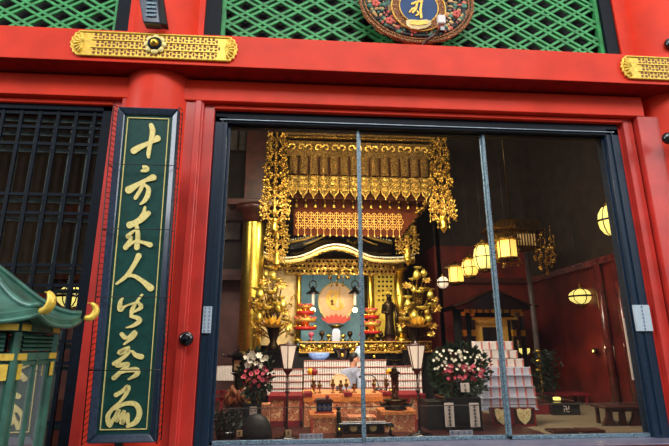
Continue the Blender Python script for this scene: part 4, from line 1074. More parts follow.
# coloured balls on stalks
for px, lab in ((312, 'above the bulbous bronze vase'), (392.5, 'above the bronze tower side')):
    Y = TY+.4; u = px_size(1, Y); q = Vector((tx(px, Y), Y, zt_)); cz_ = W(px, 371.5, Y).z
    t = thing('ball_ornament', 'yellow and dark red ball on a thin stalk %s' % lab, 'ornament', q)
    b = MB(); b.tube([q, (q.x, Y, cz_)], .008, 6); b.lathe(q, [(.05, 0), (.04, .02)], 10); b.build('stalk', 'gold', t)
    b = MB(); b.ball((q.x-.028, Y, cz_), 3*u, 12, 8); b.build('yellow_ball', plain('yellow_silk', (236, 170, 40), .6), t)
    b = MB(); b.ball((q.x+.03, Y-.01, cz_-.005), 3*u, 12, 8); b.build('red_ball', plain('maroon_silk', (130, 20, 34), .6), t)
# cream round fan
Y = TY+.5; u = px_size(1, Y); q = W(340, 386, Y)
t = thing('round_fan', 'cream round-topped fan standing on the brocade table before the person', 'fan', Vector((q.x, Y, zt_)))
b = MB(); pts = [q+Vector((8.8*u*math.cos(PI*i/20), 0, 10.5*u*math.sin(PI*i/20))) for i in range(21)]; b.prism(pts, (0, .02, 0)); b.build('leaf', plain('cream_silk', (240, 222, 176), .6, var=.04), t)
b = MB(); b.tube(pts, .006, 5); b.build('rim', 'gold_pale', t)
b = MB(); b.box((q.x-.012, Y-.004, zt_), (q.x+.012, Y+.02, q.z+.03)); b.box((q.x-.06, Y-.03, zt_), (q.x+.06, Y+.04, zt_+.015)); b.build('handle', 'wood_dark', t)
# microphone
Y = TY+.45; t = thing('microphone', 'black gooseneck microphone arching beside the door stile over the brocade table', 'microphone', Vector((tx(380, Y), Y, zt_)))
b = MB(); b.tube([Vector((p_.x, Y, p_.z)) for p_ in [W(x, y, Y) for x, y in spline([(379, 392), (378, 384), (374, 377), (368, 375), (362, 376)], 5)]], .008, 6); b.build('gooseneck', 'black_gloss', t)
b = MB(); b.tube([W(362, 376, Y), W(359, 377.5, Y)], .016, 8); b.build('capsule', 'ink', t)
b = MB(); b.lathe((tx(379, Y), Y, zt_), [(.06, 0), (.06, .02), (.02, .04)], 12); b.build('base', 'black_gloss', t)

# black lacquer low table with gold crests
Y = .85; q0, q1 = W(341, 420, Y), W(388, 442, Y)
t = thing('lacquer_chest', 'low black lacquer chest with round gold crests and curled feet behind the sill', 'chest', Vector(((q0.x+q1.x)/2, Y+.15, FZ)))
b = MB(); b.box((q0.x+.02, Y, FZ+.06), (q1.x-.04, Y+.35, q0.z-.05)); b.build('body', 'black_gloss', t, bevel=.01)
b = MB(); b.box((q0.x-.03, Y-.05, q0.z-.06), (q1.x+.05, Y+.4, q0.z-.03)); b.box((q0.x, Y-.03, q0.z-.03), (q1.x-.02, Y+.36, q0.z-.015)); b.build('top', 'black_gloss', t, bevel=.006)
b = MB()
for px in (353.5, 373): b.lathe((W(px, 433, Y).x, Y-.002, FZ+.13), [(.045, 0), (.043, .01), (.02, .014)], 16, 'Y')
b.build('gold_crest', 'gold_pale', t)
for px, s in ((343, -1), (387, 1)):
    X = W(px, 433, Y).x; b = MB(); b.tube([(X, Y, q0.z-.06), (X+s*.06, Y-.03, FZ+.15), (X+s*.03, Y-.02, FZ+.06), (X+s*.09, Y-.04, FZ+.02)], [.03, .03, .02, .025], 8); b.build('curled_foot', 'black_gloss', t)
    b = MB(); b.ball((X+s*.05, Y-.06, FZ+.12), .018, 8, 5); b.build('foot_stud', 'gold', t)
b = MB(); b.box((q0.x+.1, Y+.05, q0.z-.014), (q1.x-.12, Y+.3, q0.z+.02)); tag(b.build('folded_brocade', 'brocade'), 'folded brocade cloth lying on the low black lacquer chest', 'cloth')
b = MB(); b.cb(Vector((q0.x-.02, Y+.1, FZ+.15)), (.05, .05, .3)); b.ball((q0.x-.02, Y+.1, FZ+.33), .03, 8, 5); tag(b.build('bronze_ornament', 'bronze'), 'slim dark bronze post ornament at the end of the lacquer chest', 'ornament')

# ================================================================== STANDING LAMPS
def stand_lamp(px, label, Y=1.0):
    p = W(px, 360, Y); u = px_size(1, Y); t = thing('standing_lamp', label, 'lamp', Vector((p.x, Y, FZ)), 'tall lamps with white tapered shades')
    zt_, zb_ = W(px, 345, Y).z, W(px, 369, Y).z
    b = MB(); b.lathe((p.x, Y, zb_), [(4.2*u, 0), (8.6*u, zt_-zb_)], 6, smooth=False, rot=PI/6, cap=False); b.build('shade', 'lamp_white', t)
    b = MB()
    for i in range(6):
        a = PI/6+i*PI/3; b.tube([(p.x+4.3*u*math.cos(a), Y+4.3*u*math.sin(a), zb_), (p.x+8.8*u*math.cos(a), Y+8.8*u*math.sin(a), zt_)], .007, 5)
    for r_, zz in ((8.8, zt_), (4.4, zb_)):
        b.tube([(p.x+r_*u*math.cos(PI/6+i*PI/3), Y+r_*u*math.sin(PI/6+i*PI/3), zz) for i in range(7)], .011, 5, False)
    b.build('shade_frame', 'wood_dark', t)
    b = MB(); b.lathe((p.x, Y, zb_), [(1.2*u, -5*u), (4.3*u, -1*u), (4.3*u, 0)], 6, smooth=False); b.build('shade_cup', 'crimson', t)
    b = MB(); b.lathe((p.x, Y, zt_), [(8.7*u, 0), (5*u, 1.2*u), (2*u, 1.8*u), (.5*u, 3.6*u)], 6, smooth=False, rot=PI/6); b.build('shade_top', 'wood_dark', t)
    b = MB(); b.tube([(p.x, Y, FZ+.03), (p.x, Y, zb_-4*u)], .016, 8); b.lathe((p.x, Y, FZ+.5), [(.016, 0), (.03, .02), (.016, .04)], 8); b.build('pole', 'wood_dark', t)
    b = MB(); b.lathe((p.x, Y, FZ), [(.16, 0), (.15, .025), (.05, .04), (.02, .08)], 12); b.build('base', 'black_gloss', t)
stand_lamp(288, 'tall standing lamp with white tapered shade beside the white lilies')
stand_lamp(416.5, 'tall standing lamp with white tapered shade beside the pink and white flower bank')

# ================================================================== FLOWERS
def petal_flower(c_, r, n, mb, flat=.4, tilt=None):
    tilt = tilt or Vector((random.uniform(-.5, .5), -1, random.uniform(-.2, .8))).normalized()
    a_ = tilt.cross(Vector((0, 0, 1))).normalized(); b_ = a_.cross(tilt)
    for j in range(n):
        a = 2*PI*j/n; d = (a_*math.cos(a)+b_*math.sin(a)); s = (a_*-math.sin(a)+b_*math.cos(a))*r*.42
        mb.add([c_, c_+d*r*.6+s+tilt*r*.2, c_+d*r+tilt*r*flat, c_+d*r*.6-s+tilt*r*.2], [(0, 1, 2, 3)])
def bouquet(name, label, base, centre, rx, rz, ry, groups, nleaf, seed, vase_h, vr, leafmat='leaf'):
    random.seed(seed)
    t = thing(name, label, 'flowers', base)
    b = MB(); b.lathe(base, [(vr*.7, 0), (vr*.75, .02), (vr, vase_h*.5), (vr*.8, vase_h*.85), (vr*.95, vase_h)], 14); b.build('vase', 'black_gloss', t)
    st = MB(); lf = MB()
    for i in range(nleaf):
        a = random.uniform(0, 2*PI); q = random.random()**.5; el = random.uniform(-1, 1)
        c_ = centre+Vector((rx*q*math.cos(a), ry*el*.8, rz*q*math.sin(a)))
        d = (c_-centre+Vector((0, -.1, .1))+Vector((random.uniform(-.1, .1), random.uniform(-.1, .1), random.uniform(-.1, .1)))).normalized(); L = random.uniform(.045, .1)
        s = d.cross(Vector((random.uniform(-.3, .3), -1, random.uniform(-.3, .3)))).normalized()*L*.22
        lf.add([c_, c_+d*L*.5+s, c_+d*L, c_+d*L*.5-s], [(0, 1, 2, 3)])
    for i in range(10):
        a = 2*PI*i/10; st.tube([base+Vector((0, 0, vase_h*.8)), centre+Vector((rx*.5*math.cos(a), 0, rz*.5*math.sin(a)))], .006, 4)
    st.build('stems', leafmat, t); o = lf.build('leaves', leafmat, t)
    for mat, pts, r, n, nm in groups:
        for c_ in pts:
            b = MB(); petal_flower(c_, r*random.uniform(.8, 1.2), n, b); petal_flower(c_+Vector((0, -.012, .0)), r*.6, n-1, b); b.build(nm, mat, t)
    return t
# left bouquet: white lilies over red and pink
Y = 1.25; c_ = W(256, 374, Y); b0 = W(254, 402, Y)
wl = [W(x, y, Y-.12) for x, y in ((254, 358), (259, 356), (250, 361), (262, 360), (256, 364), (247, 357), (252, 354), (261, 366), (248, 365), (266, 358))]
pk = [W(x, y, Y-.16) for x, y in ((246, 371), (251, 374), (257, 372), (263, 374), (267, 371), (249, 379), (255, 381), (262, 380), (259, 377), (244, 377))]
rd = [W(x, y, Y-.1) for x, y in ((244, 383), (251, 386), (259, 386), (266, 380), (270, 376), (248, 368), (255, 369), (264, 368))]
bouquet('flower_arrangement', 'tall arrangement of white lilies over dark pink flowers before the golden pillar', b0, c_, .19, .27, .14,
        (('fl_white', wl, .042, 6, 'lily'), ('fl_pink', pk, .034, 6, 'pink_flower'), ('fl_red', rd, .034, 6, 'red_flower')), 420, 11, .16, .06, 'leaf_dim')
# plinth of carved root wood under it
t = thing('carved_wood_stand', 'gnarled brown carved wood stand beneath the lilies', 'stand', Vector((W(238, 420, 1.5).x, 1.5, FZ)))
b = MB(); q = W(237, 386, 1.5)
for i in range(26):
    a = i*.7; p0 = q+Vector((.13*math.cos(a), .08*math.sin(a), -.05*(i % 3))); p1 = Vector((q.x+.1*math.cos(a*1.7), 1.5+.08*math.sin(a*2), q.z-.27)); b.tube([p0, (p0+p1)/2+Vector((.05*math.sin(a*3), -.03, 0)), p1], [.016, random.uniform(.02, .04), .02], 7)
b.build('carving', plain('root_wood', (126, 72, 40), .4, var=.35, vs=15), t)
b = MB(); b.lathe((q.x, 1.5, FZ), [(.12, 0), (.1, .05), (.06, .2), (.12, max(.25, q.z-.25-FZ))], 10); b.build('foot', 'wood_dark', t)
t = thing('vase_stand', 'dark box stand carrying the lily arrangement, brocade strip down its side', 'stand', Vector((b0.x, Y+.02, FZ)))
b = MB(); b.box((b0.x-.13, Y-.1, FZ), (b0.x+.1, Y+.14, b0.z-.004)); b.build('body', 'black_gloss', t)
b = MB(); b.box((b0.x+.1, Y-.11, FZ), (b0.x+.2, Y+.12, b0.z-.02)); b.build('brocade_side', 'brocade', t)
# right flower bank
Y = 1.45; c_ = W(459, 371, Y); b0 = W(459, 395, Y)
wl = [W(433+random.Random(i).uniform(0, 50), 349+random.Random(i+50).uniform(0, 22), Y-.28) for i in range(56)]
pk = [W(445+random.Random(i+9).uniform(0, 38), 364+random.Random(i+70).uniform(0, 16), Y-.28) for i in range(24)]
rd = [W(444+random.Random(i+19).uniform(0, 42), 366+random.Random(i+170).uniform(0, 14), Y-.22) for i in range(14)]
bouquet('flower_bank', 'wide bank of small white and pink flowers in dark leaves beside the white cartons', b0, c_, .40, .34, .2,
        (('fl_white', wl, .021, 5, 'white_flower'), ('fl_pink', pk, .028, 6, 'pink_flower'), ('fl_red', rd, .03, 6, 'red_flower')), 900, 21, .18, .09, 'leaf_dim')
# black stand with two white plaques
t = thing('black_flower_stand', 'black lacquer stand with two tall white writing plaques under the flower bank', 'stand', Vector((b0.x, Y, FZ)))
Yf = 1.2; xa, xb = W(446, 410, Yf).x, W(482, 410, Yf).x; zt_ = b0.z-.004
b = MB(); b.box((xa, Yf, FZ), (xb, Yf+.5, zt_)); b.build('body', 'black_gloss', t, bevel=.01)
b = MB(); b.box((W(430, 410, Yf).x, Yf+.1, FZ), (xa-.01, Yf+.5, W(430, 403, Yf).z)); b.build('low_side', 'black_flat', t)
for px in (449.2, 474.5):
    p0, p1 = W(px-3.4, 427, Yf-.02), W(px+4.2, 403, Yf-.02)
    pq = MB(); pq.box(p0, Vector((p1.x, Yf-.005, p1.z))); w_ = pq.build('white_plaque', 'white', t)
    b = MB()
    for j in range(6):
        Z = lerp(p0.z, p1.z, (j+.6)/6.6); X = (p0.x+p1.x)/2
        b.box((X-.022, Yf-.023, Z-.008), (X+.022, Yf-.0205, Z-.002)); b.box((X-.004, Yf-.023, Z-.018), (X+.004, Yf-.0205, Z+.018)); b.box((X-.016, Yf-.023, Z+.008), (X+.018, Yf-.0205, Z+.013))
    b.build('writing', 'ink', w_)
sticker(461, 383, 469, 392, 1.08, 'small white card tucked under the flower bank', 2, 1, 'white', 'card', 'ink')

# ================================================================== STACKED WHITE BOXES
def mk_box(w, d, h, cm_='white'):
    t = thing('amulet_box', 'x', 'box', (0, 0, 0))
    b = MB(); b.box((-w/2, -d/2, 0), (w/2, d/2, h)); b.build('carton', cm_, t, bevel=.003)
    b = MB(); b.box((w*.3, -d/2-.002, h*.04), (w*.5, -d/2-.0005, h*.96)); b.build('red_edge', 'pale_red', t)
    return t
Y = 1.75; u = px_size(1, Y)
rows = [(341, 350, 474, 512, 5), (350, 358.5, 474, 517, 5), (358.5, 367, 474, 523, 6), (367, 375, 481, 528, 6), (375, 386, 481, 530, 6), (386, 397, 481, 533, 6), (397, 408.5, 481, 535, 6)]
ordn = ['topmost', 'second', 'third', 'fourth', 'fifth', 'sixth', 'lowest']
small = mk_box(7.4*u, .12, 8.4*u); big = mk_box(8.4*u, .14, 10.6*u, 'white_cool')
first = {small: 1, big: 1}
zcur = W(505, 408.5, Y).z; plan = []
for r_, (ya, yb, xa, xb, n) in list(enumerate(rows))[::-1]:
    z0 = W(505, yb, Y).z; src = big if r_ >= 3 else small; hgt = W(505, ya, Y).z-z0
    for i in range(n):
        X = W(lerp(xa, xb, (i+.5)/n), (ya+yb)/2, Y).x; plan.append((src, X, z0, r_, hgt))
for src, X, z0, r_, hgt in plan:
    loc = Vector((X, Y+(.03 if r_ < 3 else 0), z0+.002)); lab = 'white carton with red edge in the %s tier of the tall box stack' % ordn[r_]
    if first[src]: first[src] = 0; o = src; o.location = loc; o['label'] = lab; o['group'] = 'white cartons, tier %s' % ordn[r_]
    else: o = copy_tree(src, loc, lab, 'white cartons, tier %s' % ordn[r_])
    o.scale = (1, 1, (hgt-.006)/((10.6 if src is big else 8.4)*u))
# thin shelf wires between tiers
t = thing('wire_rack', 'thin pale rack whose shelves separate the tiers of white cartons', 'rack', Vector((W(508, 408, Y).x, Y, W(508, 409, Y).z)))
b = MB()
for py, pa, pb in ((409, 480, 536), (397.2, 480, 534), (386.2, 480, 531), (375.2, 480, 529)): b.box((W(pa, py, Y).x, Y-.09, W(505, py, Y).z-.005), (W(pb, py, Y).x, Y+.1, W(505, py, Y).z+.001))
b.build('shelf', 'white_cool', t)
b = MB()
for px in (480.5, 536): b.tube([(W(px, 400, Y).x, Y+.08, FZ), (W(px, 400, Y).x, Y+.08, W(px, 367, Y).z)], .008, 5)
b.build('upright', 'white_cool', t)
# red boxes with gold shields
def shield_box(pa, pb, label):
    Y = 1.55; a = W(pa, 428, Y); c_ = W(pb, 407.5, Y); t = thing('offertory_box', label, 'box', Vector(((a.x+c_.x)/2, Y+.1, FZ)))
    b = MB(); b.box((a.x, Y, FZ), (c_.x, Y+.1, c_.z)); b.build('body', 'wood_dark', t, bevel=.006)
    b = MB(); w_ = .018
    for q in (((a.x, FZ), (c_.x, FZ+w_*1.4)), ((a.x, c_.z-w_), (c_.x, c_.z)), ((a.x, FZ), (a.x+w_, c_.z)), ((c_.x-w_, FZ), (c_.x, c_.z))): b.box((q[0][0], Y-.014, q[0][1]), (q[1][0], Y-.001, q[1][1]))
    b.build('red_frame', 'crimson', t)
    X = (a.x+c_.x)/2; hh = (c_.z-FZ); s = hh*.47; Zc = FZ+hh*.56
    sh_ = [(-.92, .78), (-.55, .86), (0, .7), (.55, .86), (.92, .78), (.88, .1), (.66, -.4), (.35, -.68), (0, -.95), (-.35, -.68), (-.66, -.4), (-.88, .1)]
    b = MB(); b.prism([Vector((X+x_*s*.95, Y-.006, Zc+z_*s)) for x_, z_ in sh_], (0, -.012, 0)); o = b.build('gold_shield', 'cream_gold', t)
    b = MB()
    for k_ in range(18): b.ball((X+random.uniform(-.55, .55)*s, Y-.018, Zc+random.uniform(-.5, .6)*s), .008, 6, 4)
    b.build('shield_relief', 'gold_matte', o)
shield_box(493, 511, 'red framed box with gold shield behind the slanting door stile')
shield_box(513.5, 534.5, 'red framed box with gold shield nearest the open tatami')

# ================================================================== LIT LANTERNS
def rib_lantern(px, py, rx_, ry_, Y, label, shade='lamp_yellow', shape='barrel', hang=True, name='round_lantern'):
    c_ = W(px, py, Y); u = px_size(1, Y); r_, h_ = rx_*u, ry_*u
    t = thing(name, label, 'lantern', c_-Vector((0, 0, h_)))
    b = MB()
    if shape == 'barrel': pr = [(r_*.55, -h_), (r_*.85, -h_*.7), (r_, 0), (r_*.85, h_*.7), (r_*.55, h_)]; n = 20
    elif shape == 'box': pr = [(r_*1.05, -h_), (r_*1.05, h_)]; n = 6
    else: pr = [(r_*math.cos(a), h_*math.sin(a)) for a in [-1.4, -1, -.5, 0, .5, 1, 1.4]]; n = 20
    b.lathe(c_, pr, n, smooth=shape != 'box', rot=.4); b.build('shade', shade, t)
    b = MB(); k_ = 6
    for i in range(k_):
        a = .4+i*2*PI/k_; b.tube([c_+Vector((pr_[0]*1.02*math.cos(a), pr_[0]*1.02*math.sin(a), pr_[1])) for pr_ in pr], .006 if r_ < .15 else .009, 5)
    if shape != 'box': b.torus(c_, r_*1.02, .018 if shape == 'round' else .008, 'Z', 20, 5)
    b.build('ribs', 'black_gloss', t)
    b = MB(); e = pr[0][0]
    b.lathe(c_+Vector((0, 0, h_)), [(e*1.2, -.005), (e*1.55, .01), (e*1.0, .04), (e*.5, .07), (e*.2, .12)], 12); b.build('cap', 'gold_carved', t)
    b = MB(); b.lathe(c_-Vector((0, 0, h_)), [(e*.3, -.06), (e*1.0, -.03), (e*1.15, .005)], 12); b.build('foot_ring', 'gold_dim', t)
    if hang: b = MB(); b.tube([c_+Vector((0, 0, h_)), Vector((c_.x, c_.y, c_.z+h_+1.6))], .004, 5); b.build('cord', 'wire', t)
    return t
rib_lantern(443, 282.5, 6, 6, 4.7, 'small round white lantern at the far end of the lantern row', 'lamp_white', 'round')
rib_lantern(456, 275, 7, 7.5, 4.1, 'yellow six-sided lantern second from the far end of the lantern row', 'lamp_warm', 'box')
rib_lantern(470, 268, 8.5, 8, 3.6, 'yellow lantern with metal lattice just behind the largest barrel lantern', 'lamp_warm', 'barrel')
rib_lantern(483.5, 257.5, 10, 12, 3.0, 'largest yellow barrel lantern in the hanging row', 'lamp_yellow', 'barrel')
rib_lantern(507, 249.5, 9, 9, 2.8, 'yellow six-sided lantern in front of the dark canopy, nearest of the row', 'lamp_warm', 'box')
rib_lantern(609, 220.5, 10.5, 16.5, 1.9, 'large round yellow lantern half hidden by the black frame', 'lamp_yellow', 'round')
rib_lantern(581, 296.5, 11.5, 7.5, 3.6, 'wide flat yellow lantern low on the red wall', 'lamp_yellow', 'round')
rib_lantern(70, 296.5, 11, 10, 1.6, 'round yellow lantern glowing behind the dark grille', 'lamp_yellow', 'round')
# wall sconce
c_ = W(524.5, 350, 4.4); u = px_size(1, 4.4); t = thing('cup_lamp', 'small glowing cup lamp beside the white carton stack', 'lamp', c_)
b = MB(); b.lathe(c_, [(1.5*u, -5*u), (4.6*u, -2*u), (4.9*u, 1.5*u), (4.2*u, 1.5*u), (1*u, -3*u)], 14); b.build('cup', 'lamp_yellow', t)
b = MB(); b.tube([c_-Vector((0, 0, 5*u)), Vector((c_.x, 4.4, FZ))], .012, 6); b.build('pole', 'bronze', t)
# added glow standing in for a lamp reflection on the wall
c_ = W(594, 351, 3.4); c_.x = min(c_.x, 5.44); c_ = Vector((5.44, c_.y, c_.z)); t = thing('reflection_glow', 'small amber glow standing in for a lamp reflection on the dark red wall', 'lamp', c_)
b = MB(); b.lathe(c_, [(.05, -.06), (.055, 0)], 12, 'X'); b.build('glow_dish', 'bronze', t)
b = MB(); b.ball(c_+Vector((-.03, 0, 0)), .04, 10, 6); b.build('bulb', 'lamp_warm', t)  # no bulb here; glowing ball imitates the reflection
# gilt crest discs cluster on the black panel nearby
t = thing('black_screen', 'black screen with round gold crests behind the carton stack', 'screen', W(516, 400, 4.9)); Y = 4.9
b = MB(); b.box((W(507, 340, Y).x, Y, FZ), (W(520, 340, Y).x, Y+.04, W(510, 312, Y).z)); b.build('panel', 'black_gloss', t)
b = MB()
for x, y, r_ in ((511, 329, 3), (517, 342, 2), (509, 342, 2), (516, 318, 2)): b.lathe(W(x, y, Y-.005), [(r_*px_size(1, Y), 0), (r_*px_size(1, Y)*.9, .012)], 14, 'Y')
b.build('crest', 'gold_pale', t)

# dark canopy on the right
Y = 3.0; u = px_size(1, Y); a = W(493, 225, Y); c_ = W(551, 262, Y); X = (a.x+c_.x)/2; hw = (c_.x-a.x)/2
t = thing('dark_canopy', 'dark bronze canopy with cream slatted panel and bead tassels beyond the lantern row', 'canopy', Vector((X, Y+.3, c_.z)))
zt_, zb_ = W(520, 216, Y).z, W(520, 246, Y).z
b = MB(); b.lathe((X, Y+.35, zb_), [(hw*1.0, 0), (hw*1.1, .04), (hw*.98, .08), (hw*1.0, (zt_-zb_)*.5), (hw*1.22, (zt_-zb_)*.6), (hw*1.22, (zt_-zb_)*.66), (hw*.9, (zt_-zb_)*.82), (hw*.5, zt_-zb_)], 8, smooth=False, rot=PI/8, sy=.6); b.build('hood', carved('dim_bronze_gilding', (30, 22, 10), (156, 112, 44), 36, rough=.45, p=(.03, .3)), t)
b = MB(); b.box((W(514, 238, Y).x, Y-.18, W(520, 247, Y).z), (W(530.5, 238, Y).x, Y-.14, W(520, 236, Y).z)); b.build('lit_panel', 'cream', t)
b = MB()
for i in range(7): xx = lerp(W(514, 238, Y).x, W(530.5, 238, Y).x, i/6); b.box((xx-.007, Y-.2, W(520, 248, Y).z), (xx+.007, Y-.18, W(520, 235, Y).z))
b.box((W(511, 228, Y).x, Y-.2, W(520, 232, Y).z), (W(534, 228, Y).x, Y-.17, W(520, 222, Y).z)); b.build('slats', 'bronze', t)
random.seed(4)
for i, (px, y0, y1) in enumerate(((497, 246, 262), (503, 258, 268), (511, 256, 266), (519, 250, 266), (536, 236, 262), (541, 232, 272), (546, 240, 276), (551, 236, 268), (555, 246, 262))):
    b = MB(); p0 = W(px, y0, Y-.1)
    for k_ in range(int((y1-y0)/3)+1):
        q = W(px+random.uniform(-2, 2), y0+k_*3, Y-.1+random.uniform(-.1, .1)); b.ball(q, random.uniform(.018, .045), 6, 4)
    b.tube([p0+Vector((0, 0, .2)), W(px, y1, Y-.1)], .005, 4); b.build('bead_tassel', 'gold_carved', t)
b = MB(); b.tube([(X, Y+.35, zt_), (X, Y+.35, 7.6)], .02, 6); b.build('rod', 'bronze', t)

# black shrine on the right
Y = 4.3; u = px_size(1, Y); X = W(493, 330, Y).x
t = thing('black_shrine', 'black shrine with curved roof and gold fittings behind the white cartons', 'shrine', Vector((X, Y+.3, FZ)))
Z = lambda py: W(493, py, Y).z
b = MB(); pf = [(-40, 306), (-30, 303), (-14, 296), (0, 291), (14, 296), (32, 304), (42, 306)]
pr = [Vector((X+dx*u, Y-.2, Z(py))) for dx, py in spline(pf, 4)]
b.prism(pr+[Vector((X+40*u, Y-.2, Z(310))), Vector((X-38*u, Y-.2, Z(310)))], (0, .9, 0)); b.build('roof', 'black_gloss', t)
b = MB(); b.tube([p_+Vector((0, -.02, -.02)) for p_ in pr], .022, 6); b.build('roof_rim', 'bronze', t)
for dx in (-29, -20, 20, 29):
    b = MB(); b.box((X+dx*u-.035, Y-.05, FZ), (X+dx*u+.035, Y+.02, Z(310))); b.build('post', 'black_gloss', t)
    b = MB(); b.box((X+dx*u-.038, Y-.055, Z(336)), (X+dx*u+.038, Y+.0, Z(330))); b.box((X+dx*u-.038, Y-.055, Z(316)), (X+dx*u+.038, Y+.0, Z(312))); b.build('post_fitting', 'gold', t)
b = MB()
for i in range(9): b.box((X+(-26+i*6.5)*u-.05, Y-.1, Z(313)), (X+(-26+i*6.5)*u+.05, Y-.06, Z(308.5)))
b.box((X-21*u, Y-.08, Z(320)), (X+21*u, Y-.06, Z(317.5))); b.build('gold_brackets', 'gold', t)
b = MB(); b.box((X-17*u, Y+.1, Z(350)), (X+17*u, Y+.13, Z(319))); b.build('inner_panel', 'gold_matte', t)
b = MB(); b.box((X-9*u, Y+.06, Z(350)), (X+6*u, Y+.1, Z(327))); b.build('inner_door', 'black_gloss', t)
b = MB(); b.box((X-30*u, Y+.5, FZ), (X+30*u, Y+.55, Z(310))); b.build('back', 'black_flat', t)

# ================================================================== RIGHT TATAMI ROOM
def low_table(pa, pb, py, Y, label, mat='crimson', h0=None):
    a = W(pa, py, Y); c_ = W(pb, py, Y); t = thing('low_table', label, 'table', Vector(((a.x+c_.x)/2, Y, FZ))); zt_ = a.z
    b = MB(); b.box((a.x, Y-.2, zt_-.04), (c_.x, Y+.25, zt_)); b.build('tabletop', mat, t, bevel=.004)
    for X in (a.x+.05, c_.x-.05):
        for y_ in (Y-.16, Y+.2): b = MB(); b.box((X-.025, y_-.02, FZ), (X+.025, y_+.02, zt_-.04)); b.build('leg', mat, t)
    return zt_
low_table(537, 583, 393, 3.9, 'long low dark red table against the back of the tatami floor')
Y = 2.5
a, c_ = W(553.5, 418, Y), W(579.5, 402.5, Y)
t = thing('swastika_box', 'black box with a white manji emblem on the tatami', 'box', Vector(((a.x+c_.x)/2, Y+.15, FZ)))
b = MB(); b.box((a.x, Y, FZ), (c_.x, Y+.35, c_.z)); b.build('body', 'black_gloss', t, bevel=.006)
b = MB(); X, Zc, s = (a.x+c_.x)/2, (FZ+c_.z)/2, .04
def seg(x0, z0, x1, z1): b.box((X+min(x0, x1)*s-.006, Y-.004, Zc+min(z0, z1)*s-.006), (X+max(x0, x1)*s+.006, Y-.001, Zc+max(z0, z1)*s+.006))
seg(-1, 0, 1, 0); seg(0, -1, 0, 1); seg(0, 1, -1, 1); seg(1, 0, 1, 1); seg(0, -1, 1, -1); seg(-1, 0, -1, -1)
b.build('manji_emblem', 'white', t)
t.name = 'emblem_box'
Y = 2.6; a, c_ = W(536, 416, Y), W(550, 403, Y); t = thing('red_chest', 'small dark red chest beside the black emblem box', 'chest', Vector(((a.x+c_.x)/2, Y, FZ)))
b = MB(); b.box((a.x, Y, FZ), (c_.x, Y+.3, c_.z)); b.build('body', 'crimson', t, bevel=.006)
b = MB(); b.box((a.x-.01, Y-.01, c_.z), (c_.x+.01, Y+.31, c_.z+.02)); b.build('lid', 'wood_dark', t)
b = MB(); p = W(557, 400.5, 2.7); b.cb((p.x, 2.7, W(557, 402.5, 2.5).z+.035), (.1, .08, .05)); tag(b.build('folded_paper', 'lamp_yellow', bevel=.01), 'small pale yellow bundle resting on the black emblem box', 'bundle')
# candle stand and dark plant
p = W(538, 350, 3.1); t = thing('candle_stand', 'thin gilt candle stand beside the dark bush', 'candle stand', Vector((p.x, 3.1, FZ)))
b = MB(); b.tube([(p.x, 3.1, FZ), (p.x, 3.1, W(538, 352, 3.1).z)], .012, 6); b.lathe((p.x, 3.1, FZ), [(.12, 0), (.1, .03), (.02, .05)], 10); b.build('stem', 'gold_dim', t)
b = MB()
for py in (352, 362, 371): b.lathe(W(538, py, 3.1), [(.02, 0), (.05, .02), (.02, .04)], 8)
b.build('knops', 'gold', t)
random.seed(9); p = W(547, 396, 3.5); t = thing('potted_bush', 'dark leafy bush behind the black emblem box', 'plant', Vector((p.x, 3.5, FZ)))
b = MB(); b.lathe((p.x, 3.5, FZ), [(.1, 0), (.14, .18), (.15, .2)], 12); b.build('pot', 'black_gloss', t)
b = MB()
for i in range(500):
    q = W(545+random.gauss(0, 5), random.uniform(352, 394), 3.5)+Vector((0, random.uniform(-.2, .2), 0)); d = Vector((random.uniform(-1, 1), random.uniform(-1, 1), random.uniform(-.3, 1))).normalized()*.09; s = d.cross(Vector((0, 1, .2))).normalized()*.02
    b.add([q, q+d*.5+s, q+d, q+d*.5-s], [(0, 1, 2, 3)])
b.build('foliage', 'leaf_dark', t)
# grey post
p = W(534, 320, 4.1); b = MB(); b.lathe((p.x, 4.1, FZ), [(.05, 0), (.05, 3.2)], 12); tag(b.build('slender_post', plain('dull_gray_post', (92, 84, 86), .4)), 'slender gray post rising behind the candle stand', 'post')
# trestle bench
Y = 1.6; zt_ = W(620, 405, Y).z; xa, xb = W(597, 405, Y).x, W(652, 405, Y).x
t = thing('trestle_bench', 'dark wooden trestle bench with flared legs on the tatami', 'bench', Vector(((xa+xb)/2, Y, FZ)))
b = MB(); b.box((xa, Y-.18, zt_-.03), (xb+.1, Y+.18, zt_)); b.box((xa+.03, Y-.14, zt_-.07), (xb+.07, Y-.11, zt_-.03)); b.build('seat', 'wood_dark', t, bevel=.005)
for px in (603, 616, 629, 645):
    X = W(px, 415, Y).x; b = MB()
    k_ = 1 if px in (603, 629) else .4
    b.prism([Vector((X-.02, Y-.14, zt_-.03)), Vector((X+.02, Y-.14, zt_-.03)), Vector((X+.03, Y-.14, FZ+.12)), Vector((X+.1*k_, Y-.14, FZ)), Vector((X-.1*k_, Y-.14, FZ)), Vector((X-.03, Y-.14, FZ+.12))], (0, .05, 0)); b.build('leg', 'wood_dark', t)
    b = MB(); b.box((X-.02, Y+.1, FZ), (X+.02, Y+.14, zt_-.03)); b.build('rear_leg', 'wood_dark', t)
# flat dark things on the floor near the sill
for px, w_, lab in ((566, .34, 'dark flat mat on the tatami below the black emblem box'), (594, .3, 'dark flat mat on the tatami in front of the trestle bench')):
    p = W(px, 427.5, 1.0); b = MB(); b.box((p.x-w_/2, 1.0, FZ), (p.x+w_/2, 1.22, FZ+.03)); tag(b.build('floor_mat', 'wood_dark', bevel=.008), lab, 'mat')
b = MB(); b.box((-.84, .32, FZ), (5.4, .72, FZ+.05)); struct(b.build('trim_19', 'wood_dark', bevel=.01))
